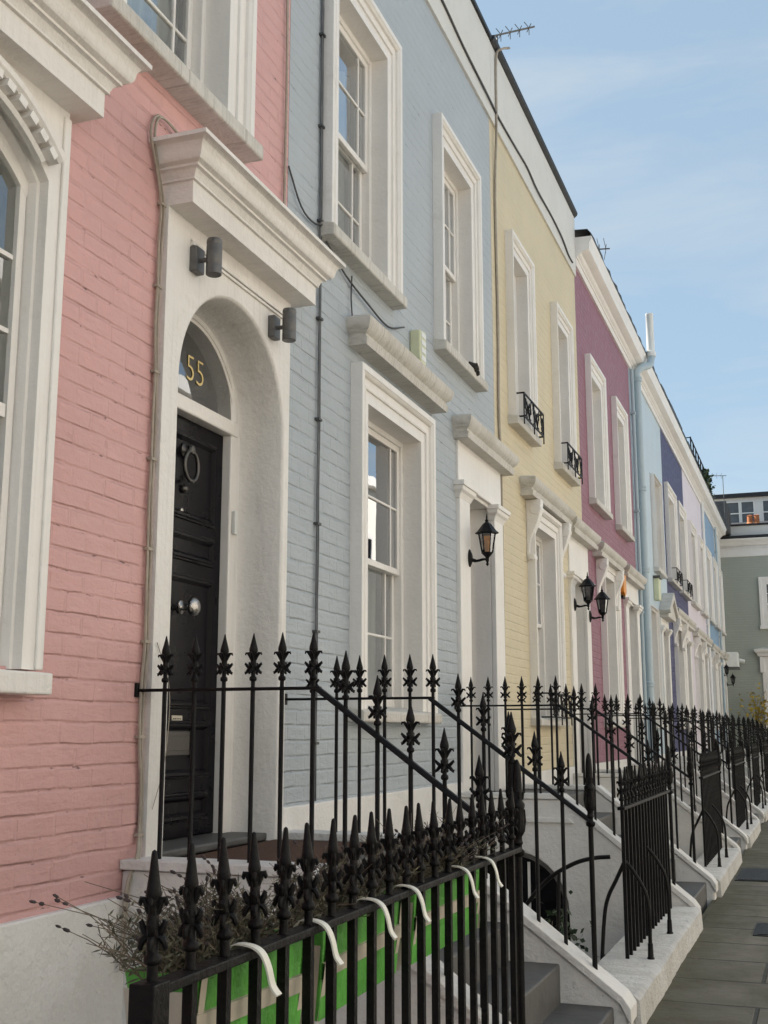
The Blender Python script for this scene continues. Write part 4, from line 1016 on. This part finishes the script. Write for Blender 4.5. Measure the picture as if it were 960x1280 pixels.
# soil pipe of the pale blue house
t = thing('soil_pipe', (XW+.1, 19.8, 0), 'thick pale blue soil pipe with swan neck and tall white vent at the top', 'pipe')
bm = NB(); xp = XW+.10; tube(bm, [(xp, 19.85, .05), (xp, 19.85, 7.35)], .07, 14); tube(bm, curve([(xp, 19.85, 7.35), (xp, 19.86, 7.5), (xp+.08, 19.95, 7.62), (xp+.18, 20.12, 7.70), (xp+.215, 20.2, 7.82), (xp+.22, 20.21, 7.96)], 6), .068, 14)
obj('pipe', bm, M['pipe'], t, smooth=True, angle=50)
for z in (2.1, 4.0, 5.4, 7.33):
    bm = NB(); lathe(bm, xp, 19.85, [(.07, 0), (.085, .005), (.085, .05), (.09, .055), (.09, .085), (.07, .09)], 14, z=z); box(bm, XW, xp, 19.82, 19.88, z+.02, z+.06); obj('collar', bm, M['pipe'], t, smooth=True, angle=40)
bm = NB(); lathe(bm, xp+.22, 20.21, [(.085, -.04), (.088, .04), (.07, .05), (.066, .72), (.07, .725), (.07, .75), (.05, .755)], 14, z=7.92); obj('vent', bm, M['whitepvc'], t, smooth=True, angle=40)
t = thing('drain_pipe', (XW+.05, 19.6, 0), 'thin pale blue pipe beside the thick soil pipe', 'pipe')
bm = NB(); tube(bm, [(XW+.05, 19.62, .05), (XW+.05, 19.62, 7.5)], .032, 10); obj('pipe', bm, M['pipe'], t, smooth=True)
bm = NB(); 
for z in (1.6, 3.3, 5.0, 6.7): box(bm, XW, XW+.09, 19.57, 19.67, z, z+.04)
obj('bracket', bm, M['pipe'], t, bevel=.004)
for y, lb, m in ((32.75, 'thin white downpipe between the lilac and sky blue houses', 'whitepvc'), (37.05, 'thin pale downpipe at the edge of the off white end house', 'pipe')):
    t = thing('drain_pipe', (XW+.05, y, 0), lb, 'pipe'); bm = NB(); tube(bm, [(XW+.05, y, .05), (XW+.05, y, 7.6)], .035, 10); obj('pipe', bm, M[m], t, smooth=True)
    bm = NB()
    for z in (1.6, 4.2, 6.8): box(bm, XW, XW+.09, y-.05, y+.05, z, z+.04)
    obj('bracket', bm, M[m], t, bevel=.004)
# pigeon-dark vent stub on the blue sill
bm = NB(); bmesh.ops.create_icosphere(bm, subdivisions=2, radius=1, matrix=Matrix.Translation((XW+.09, 9.36, 4.45)) @ Matrix.Diagonal((.05, .07, .045, 1)))
for v in bm.verts: v.co += Vector((rc.gauss(0, .008), rc.gauss(0, .008), rc.gauss(0, .008)))
bmesh.ops.create_icosphere(bm, subdivisions=1, radius=1, matrix=Matrix.Translation((XW+.11, 9.41, 4.42)) @ Matrix.Diagonal((.03, .035, .03, 1)))
tag(obj('moss_clump', bm, M['soil']), 'dark moss clump on the right upper sill of the blue house', 'moss')

# roof-top things
def aerial(c, label, d, n=5, ln=.75, el=.2, mast=.6):
    t = thing('tv_aerial', c, label, 'aerial'); c = Vector(c); d = Vector(d).normalized(); s = d.cross(Vector((0, 0, 1))).normalized(); u = s.cross(d)
    bm = NB(); top = c+Vector((0, 0, mast)); tube(bm, [c, top], .012, 6); obj('mast', bm, M['lampgrey'], t)
    bm = NB(); tube(bm, [top-d*.12, top+d*ln], .011, 6); obj('boom', bm, M['lampgrey'], t)
    bm = NB()
    for k in range(n):
        q = top+d*ln*(k+.4)/n
        tube(bm, [q-s*el*.5, q+s*el*.5], .005, 5); tube(bm, [q-u*el*.5-d*.03, q, q+u*el*.5-d*.03], .005, 5)
    obj('elements', bm, M['lampgrey'], t)
aerial((-3.0, 12.0, 8.3), 'dark television aerial sticking out over the gutter of the yellow house', (.8, .45, .32), 4, .48, .17, 1.0)
aerial((-2.75, 17.0, 7.9), 'thin spidery television aerial on the mauve house roof', (.5, .1, 0), 2, .2, .35, .75)
t = thing('roof_railing', (XW-.1, 30, 8.0), 'dark metal railing of a roof terrace above the lilac house', 'railing')
bm = NB()
for z in (8.2, 8.5, 8.78): box(bm, XW+.05, XW+.075, 30.0, 35.5, z-.012, z+.012); box(bm, XW-.9, XW+.05, 30.0, 30.02, z-.011, z+.011)
for k in range(9): box(bm, XW+.048, XW+.078, 30+k*.68, 30.03+k*.68, 7.95, 8.8)
box(bm, XW-.9, XW-.87, 30, 30.03, 7.95, 8.8); obj('rail', bm, M['iron'], t)
shrub((XW-.1, 34.0, 8.35), (.35, 1.5, .45), 900, 'dark potted greenery along the roof terrace railing', 21, 'roof_plant', (.14, .06), 'shrub', 18)
t = thing('chimney_stack', (-3.3, 33.6, 7.9), 'brick chimney stack with a clay pot behind the roof terrace railing', 'chimney')
bm = NB(); box(bm, -3.6, -3.1, 33.3, 33.9, 7.8, 9.2); obj('stack', bm, M['terracotta'], t, bevel=.02)
bm = NB(); lathe(bm, -3.35, 33.6, [(.12, 0), (.14, .03), (.11, .08), (.1, .35), (.12, .38), (.09, .4)], 12, z=9.2); obj('chimney_pot', bm, M['terracotta'], t, smooth=True)

# ------------------------------------------------------------------ sage green house closing the street
YG = 41.0
def green_house():
    h = thing('brick_house', (-3, YG, 0), 'sage green house with white window surrounds facing down the street at its far end', 'house')
    bm = NB()
    box(bm, -9.5, 4.0, YG, YG+7, -.1, 7.2); obj('wall', bm, M['green'], h)
    bm = NB(); box(bm, -9.5, -3.2, 39.42, YG-.01, -.1, 9.2); obj('sun_block_wall', bm, M['offwhite'], h)  # unseen wall added in the gap to stop sun reaching the climber
    def fbox(x0, x1, y0, y1, z0, z1, m, name, p=h, bev=.01):
        b = NB(); box(b, x0, x1, YG-y1, YG-y0, z0, z1); return obj(name, b, M[m], p, bevel=bev)
    fbox(-9.5, 4, -.3, .03, 7.2, 7.62, 'white', 'frieze')
    b = NB(); loft(b, [[(-9.5, YG-d, z), (4, YG-d, z)] for d, z in ((.03, 7.55), (.08, 7.58), (.12, 7.66), (.2, 7.74), (.22, 7.80), (0, 7.84))]); C = obj('cornice', b, M['white'], h)
    b = NB()
    for k in range(60): box(b, -4+k*.1, -3.95+k*.1, YG-.075, YG-.031, 7.47, 7.545)
    obj('dentil', b, M['white'], C)
    fbox(-9.5, 4, -.4, .24, 7.81, 7.90, 'lead', 'gutter'); fbox(-9.5, 4, -.6, -.05, 7.9, 8.27, 'parapet', 'parapet'); fbox(-9.5, 4, -.65, .0, 8.27, 8.33, 'lead', 'coping')
    b = NB(); prism(b, [(YG+.7, 8.3), (YG+3.6, 9.0), (YG+7, 8.3)], 'x', -2.6, 4.0); obj('roof', b, M['slate'], h)
    # window
    for (x0, x1, z0, z1) in ((-1.42, -.55, 4.85, 6.28), (1.2, 2.1, 4.85, 6.28)):
        b = NB(); w = .2
        loft(b, [[(x0-o, YG-d, z0), (x0-o, YG-d, z1+o), (x1+o, YG-d, z1+o), (x1+o, YG-d, z0)] for o, d in ((0, 0), (0, .05), (.1, .05), (.11, .07), (w, .07), (w, -.01))]); W = obj('window', b, M['white'], h)
        b = NB(); f = .05
        for a, c in ((x0, x0+f), (x1-f, x1)): box(b, a, c, YG-.03, YG-.004, z0, z1)
        for z in (z0, (z0+z1)/2-.025, z1-f): box(b, x0+f, x1-f, YG-.031, YG-.005, z, z+f)
        for z in (z0+.36, z1-.36): box(b, x0+f, x1-f, YG-.025, YG-.006, z-.01, z+.01)
        for x in (x0+.3, x1-.3): box(b, x-.01, x+.01, YG-.024, YG-.005, z0+f, z1-f)
        obj('sash_frame', b, M['white'], W)
        b = NB(); quad(b, (x0, YG-.003, z0), (x1, YG-.003, z0), (x1, YG-.003, z1), (x0, YG-.003, z1)); obj('pane', b, M['darkpane'], W)
        fbox(x0-w-.03, x1+w+.03, 0, .14, z0-.12, z0, 'white', 'sill', W)
    # door hood with consoles
    b = NB(); rings = [[(-1.62-d, YG+.01, z), (-1.62-d, YG-d, z), (-.1+d, YG-d, z), (-.1+d, YG+.01, z)] for d, z in ((.0, 3.82), (.16, 3.84), (.18, 3.92), (.25, 3.98), (.27, 4.06), (0, 4.12))]
    loft(b, rings); obj('door_hood', b, M['white'], h)
    fbox(-1.66, -.1, 0, .05, .2, 3.82, 'white', 'door_surround'); fbox(-1.72, -1.58, .05, .14, 3.3, 3.82, 'white', 'bracket'); fbox(-1.3, -.4, .05, .06, .2, 2.9, 'doorgrey', 'door')
    return h
green_house()
# dormer storey behind
h = thing('attic_storey', (-1.5, 44, 8.3), 'white attic storey with sash windows rising behind the sage green house', 'building')
bm = NB(); box(bm, -3.4, 1.6, 45, 49, 8.3, 10.0); obj('wall', bm, M['white'], h)
bm = NB(); box(bm, -3.5, 1.7, 44.8, 49.2, 10.0, 10.14); obj('roof', bm, M['lead'], h)
for x in (-2.75, -2.22, -1.45, -.7):
    bm = NB(); frame_ = ((x, x+.42),); x0, x1 = x, x+.42
    for a, c in ((x0-.05, x0), (x1, x1+.05)): box(bm, a, c, 44.95, 45.0, 8.95, 9.86)
    for z in (8.95, 9.38, 9.82): box(bm, x0, x1, 44.952, 45.0, z, z+.04)
    W = obj('window', bm, M['white'], h)
    bm = NB(); quad(bm, (x0, 44.99, 8.98), (x1, 44.99, 8.98), (x1, 44.99, 9.83), (x0, 44.99, 9.83)); obj('pane', bm, M['darkpane'], W)
t = thing('water_tank', (-2.4, 41.8, 8.3), 'dark grey boxy rooftop tank with ribbed side beside the terrace end', 'tank')
bm = NB(); box(bm, -2.95, -2.45, 39.8, 41.4, 7.95, 8.95); obj('casing', bm, M['grey_wall'], t, bevel=.03)
for k in range(9): bm = NB(); box(bm, -2.449, -2.42, 39.9+k*.17, 39.95+k*.17, 7.95, 8.85); obj('rib', bm, M['lampgrey'], t)
t = thing('chimney_stack', (-1.7, 42.5, 8.4), 'low stack with orange clay chimney pots on the sage green house roof', 'chimney')
bm = NB(); box(bm, -1.98, -1.3, 42.4, 42.9, 8.1, 8.55); obj('stack', bm, M['slate'], t, bevel=.02)
for x in (-1.85, -1.62):
    bm = NB(); lathe(bm, x, 42.65, [(.12, 0), (.14, .04), (.1, .09), (.09, .3), (.11, .33), (.07, .35)], 12, z=8.55); obj('chimney_pot', bm, M['terracotta'], t, smooth=True)
aerial((-2.5, 39.6, 8.3), 'tall thin aerial mast at the far end of the terrace', (-.8, 0, .05), 3, .45, .2, 1.45)
t = thing('wall_cabinet', (XW+.2, 38.9, 3.35), 'white box fixed to the off white end house above its lanterns', 'cabinet')
bm = NB(); box(bm, XW, XW+.42, 38.6, 39.3, 3.38, 3.85); obj('case', bm, M['whitepvc'], t, bevel=.02)
bm = NB(); box(bm, XW, XW+.45, 38.55, 39.35, 3.33, 3.379); obj('base_plate', bm, M['lampgrey'], t)
t = thing('security_camera', (-2.36, YG-.1, 3.7), 'small white security camera on the sage green wall', 'camera')
bm = NB(); tube(bm, [(-2.42, YG-.2, 3.72), (-2.2, YG-.2, 3.66)], .07, 10); obj('camera_body', bm, M['whitepvc'], t, smooth=True)
bm = NB(); tube(bm, [(-2.42, YG, 3.72), (-2.4, YG-.2, 3.72)], .03, 8); obj('bracket', bm, M['whitepvc'], t)

# ------------------------------------------------------------------ cream terrace opposite: lit by the sun, mirrored in the panes
h = thing('terrace', (6.4, 25, 0), 'cream sunlit terrace across the street, seen reflected in the blue house ground floor window', 'terrace')
bm = NB(); box(bm, 6.4, 14, -14, 75, -.1, 8.4); obj('wall', bm, M['cream_wall'], h)
bm = NB(); box(bm, 6.15, 14, -14, 75, 8.4, 8.7); obj('cornice', bm, M['white'], h)
for k in range(20):
    for z0, z1 in ((1.3, 3.3), (4.9, 6.9)):
        for dy in (0, 1.9):
            y = -13.35+k*4.4+dy; bm = NB()
            loft(bm, [[(6.4-d, y-w, z0), (6.4-d, y-w, z1+w), (6.4-d, y+1+w, z1+w), (6.4-d, y+1+w, z0)] for w, d in ((0, 0), (0, .05), (.18, .05), (.18, -.01))])
            box(bm, 6.37, 6.395, y, y+1, (z0+z1)/2-.03, (z0+z1)/2+.03); box(bm, 6.26, 6.4, y-.2, y+1.2, z0-.12, z0)
            W = obj('window', bm, M['white'], h)
            bm = NB(); quad(bm, (6.396, y, z0), (6.396, y+1, z0), (6.396, y+1, z1), (6.396, y, z1)); obj('pane', bm, M['door'], W)

# ------------------------------------------------------------------ camera, light, sky
cam = bpy.data.cameras.new('camera'); co = bpy.data.objects.new('camera', cam); COL.objects.link(co)
cam.sensor_fit = 'VERTICAL'; cam.sensor_height = 36; cam.sensor_width = 27; cam.lens = 36*1463/1280
cam.clip_start = .05; cam.clip_end = 2000
co.location = (0, 0, 1.37); co.rotation_euler = (R(90+10.6457), 0, R(20.1082)); scene.camera = co

EL = 45.; dirv = Vector((1, -.12, 0)).normalized()*math.cos(R(EL))+Vector((0, 0, -math.sin(R(EL))))
sun = bpy.data.lights.new('sun', 'SUN'); sun.energy = 5.0; sun.angle = R(.5); sun.color = (1, .95, .87)
so = bpy.data.objects.new('sun', sun); COL.objects.link(so); so.rotation_euler = dirv.to_track_quat('-Z', 'Y').to_euler(); so.location = (-20, 10, 30)

w = bpy.data.worlds.new('World'); scene.world = w; w.use_nodes = True; nt = w.node_tree; nt.nodes.clear()
sky = nt.nodes.new('ShaderNodeTexSky'); sky.sky_type = 'NISHITA'; sky.sun_disc = False; sky.sun_elevation = R(EL)
sky.sun_rotation = R(-90-6.8+0); sky.air_density = 1.0; sky.dust_density = 1.4; sky.ozone_density = 1.4; sky.altitude = 20
bg = nt.nodes.new('ShaderNodeBackground'); bg.inputs[1].default_value = .15
tc = nt.nodes.new('ShaderNodeTexCoord'); mp = nt.nodes.new('ShaderNodeMapping'); mp.inputs['Scale'].default_value = (1.2, 1.2, 5.5)
nz = nt.nodes.new('ShaderNodeTexNoise'); nz.inputs['Scale'].default_value = 2.6; nz.inputs['Detail'].default_value = 7; nz.inputs['Roughness'].default_value = .58; nz.inputs['Distortion'].default_value = .4
mr = nt.nodes.new('ShaderNodeMapRange'); mr.inputs[1].default_value = .44; mr.inputs[2].default_value = .8; mr.inputs[3].default_value = 0; mr.inputs[4].default_value = .7
mx = nt.nodes.new('ShaderNodeMix'); mx.data_type = 'RGBA'; mx.inputs[7].default_value = (2.3, 2.5, 2.6, 1)
out = nt.nodes.new('ShaderNodeOutputWorld')
L = nt.links.new
L(tc.outputs['Generated'], mp.inputs[0]); L(mp.outputs[0], nz.inputs['Vector']); L(nz.outputs['Fac'], mr.inputs[0]); L(mr.outputs[0], mx.inputs[0])
hz = nt.nodes.new('ShaderNodeMix'); hz.data_type = 'RGBA'; hz.inputs[0].default_value = .74; hz.inputs[7].default_value = (1.33, 1.80, 2.14, 1)
L(sky.outputs[0], hz.inputs[6]); L(hz.outputs[2], mx.inputs[6]); L(mx.outputs[2], bg.inputs[0]); L(bg.outputs[0], out.inputs[0])

vs = scene.view_settings; scene.display_settings.display_device = 'sRGB'
vs.view_transform = 'Standard'; vs.look = 'None'; vs.exposure = 1.0; vs.gamma = 1; vs.use_curve_mapping = False
scene.render.engine = 'CYCLES'; scene.cycles.use_denoising = True
scene.cycles.max_bounces = 10; scene.cycles.diffuse_bounces = 5; scene.cycles.transparent_max_bounces = 12
scene.cycles.sample_clamp_indirect = 6; scene.cycles.caustics_reflective = False; scene.cycles.caustics_refractive = False
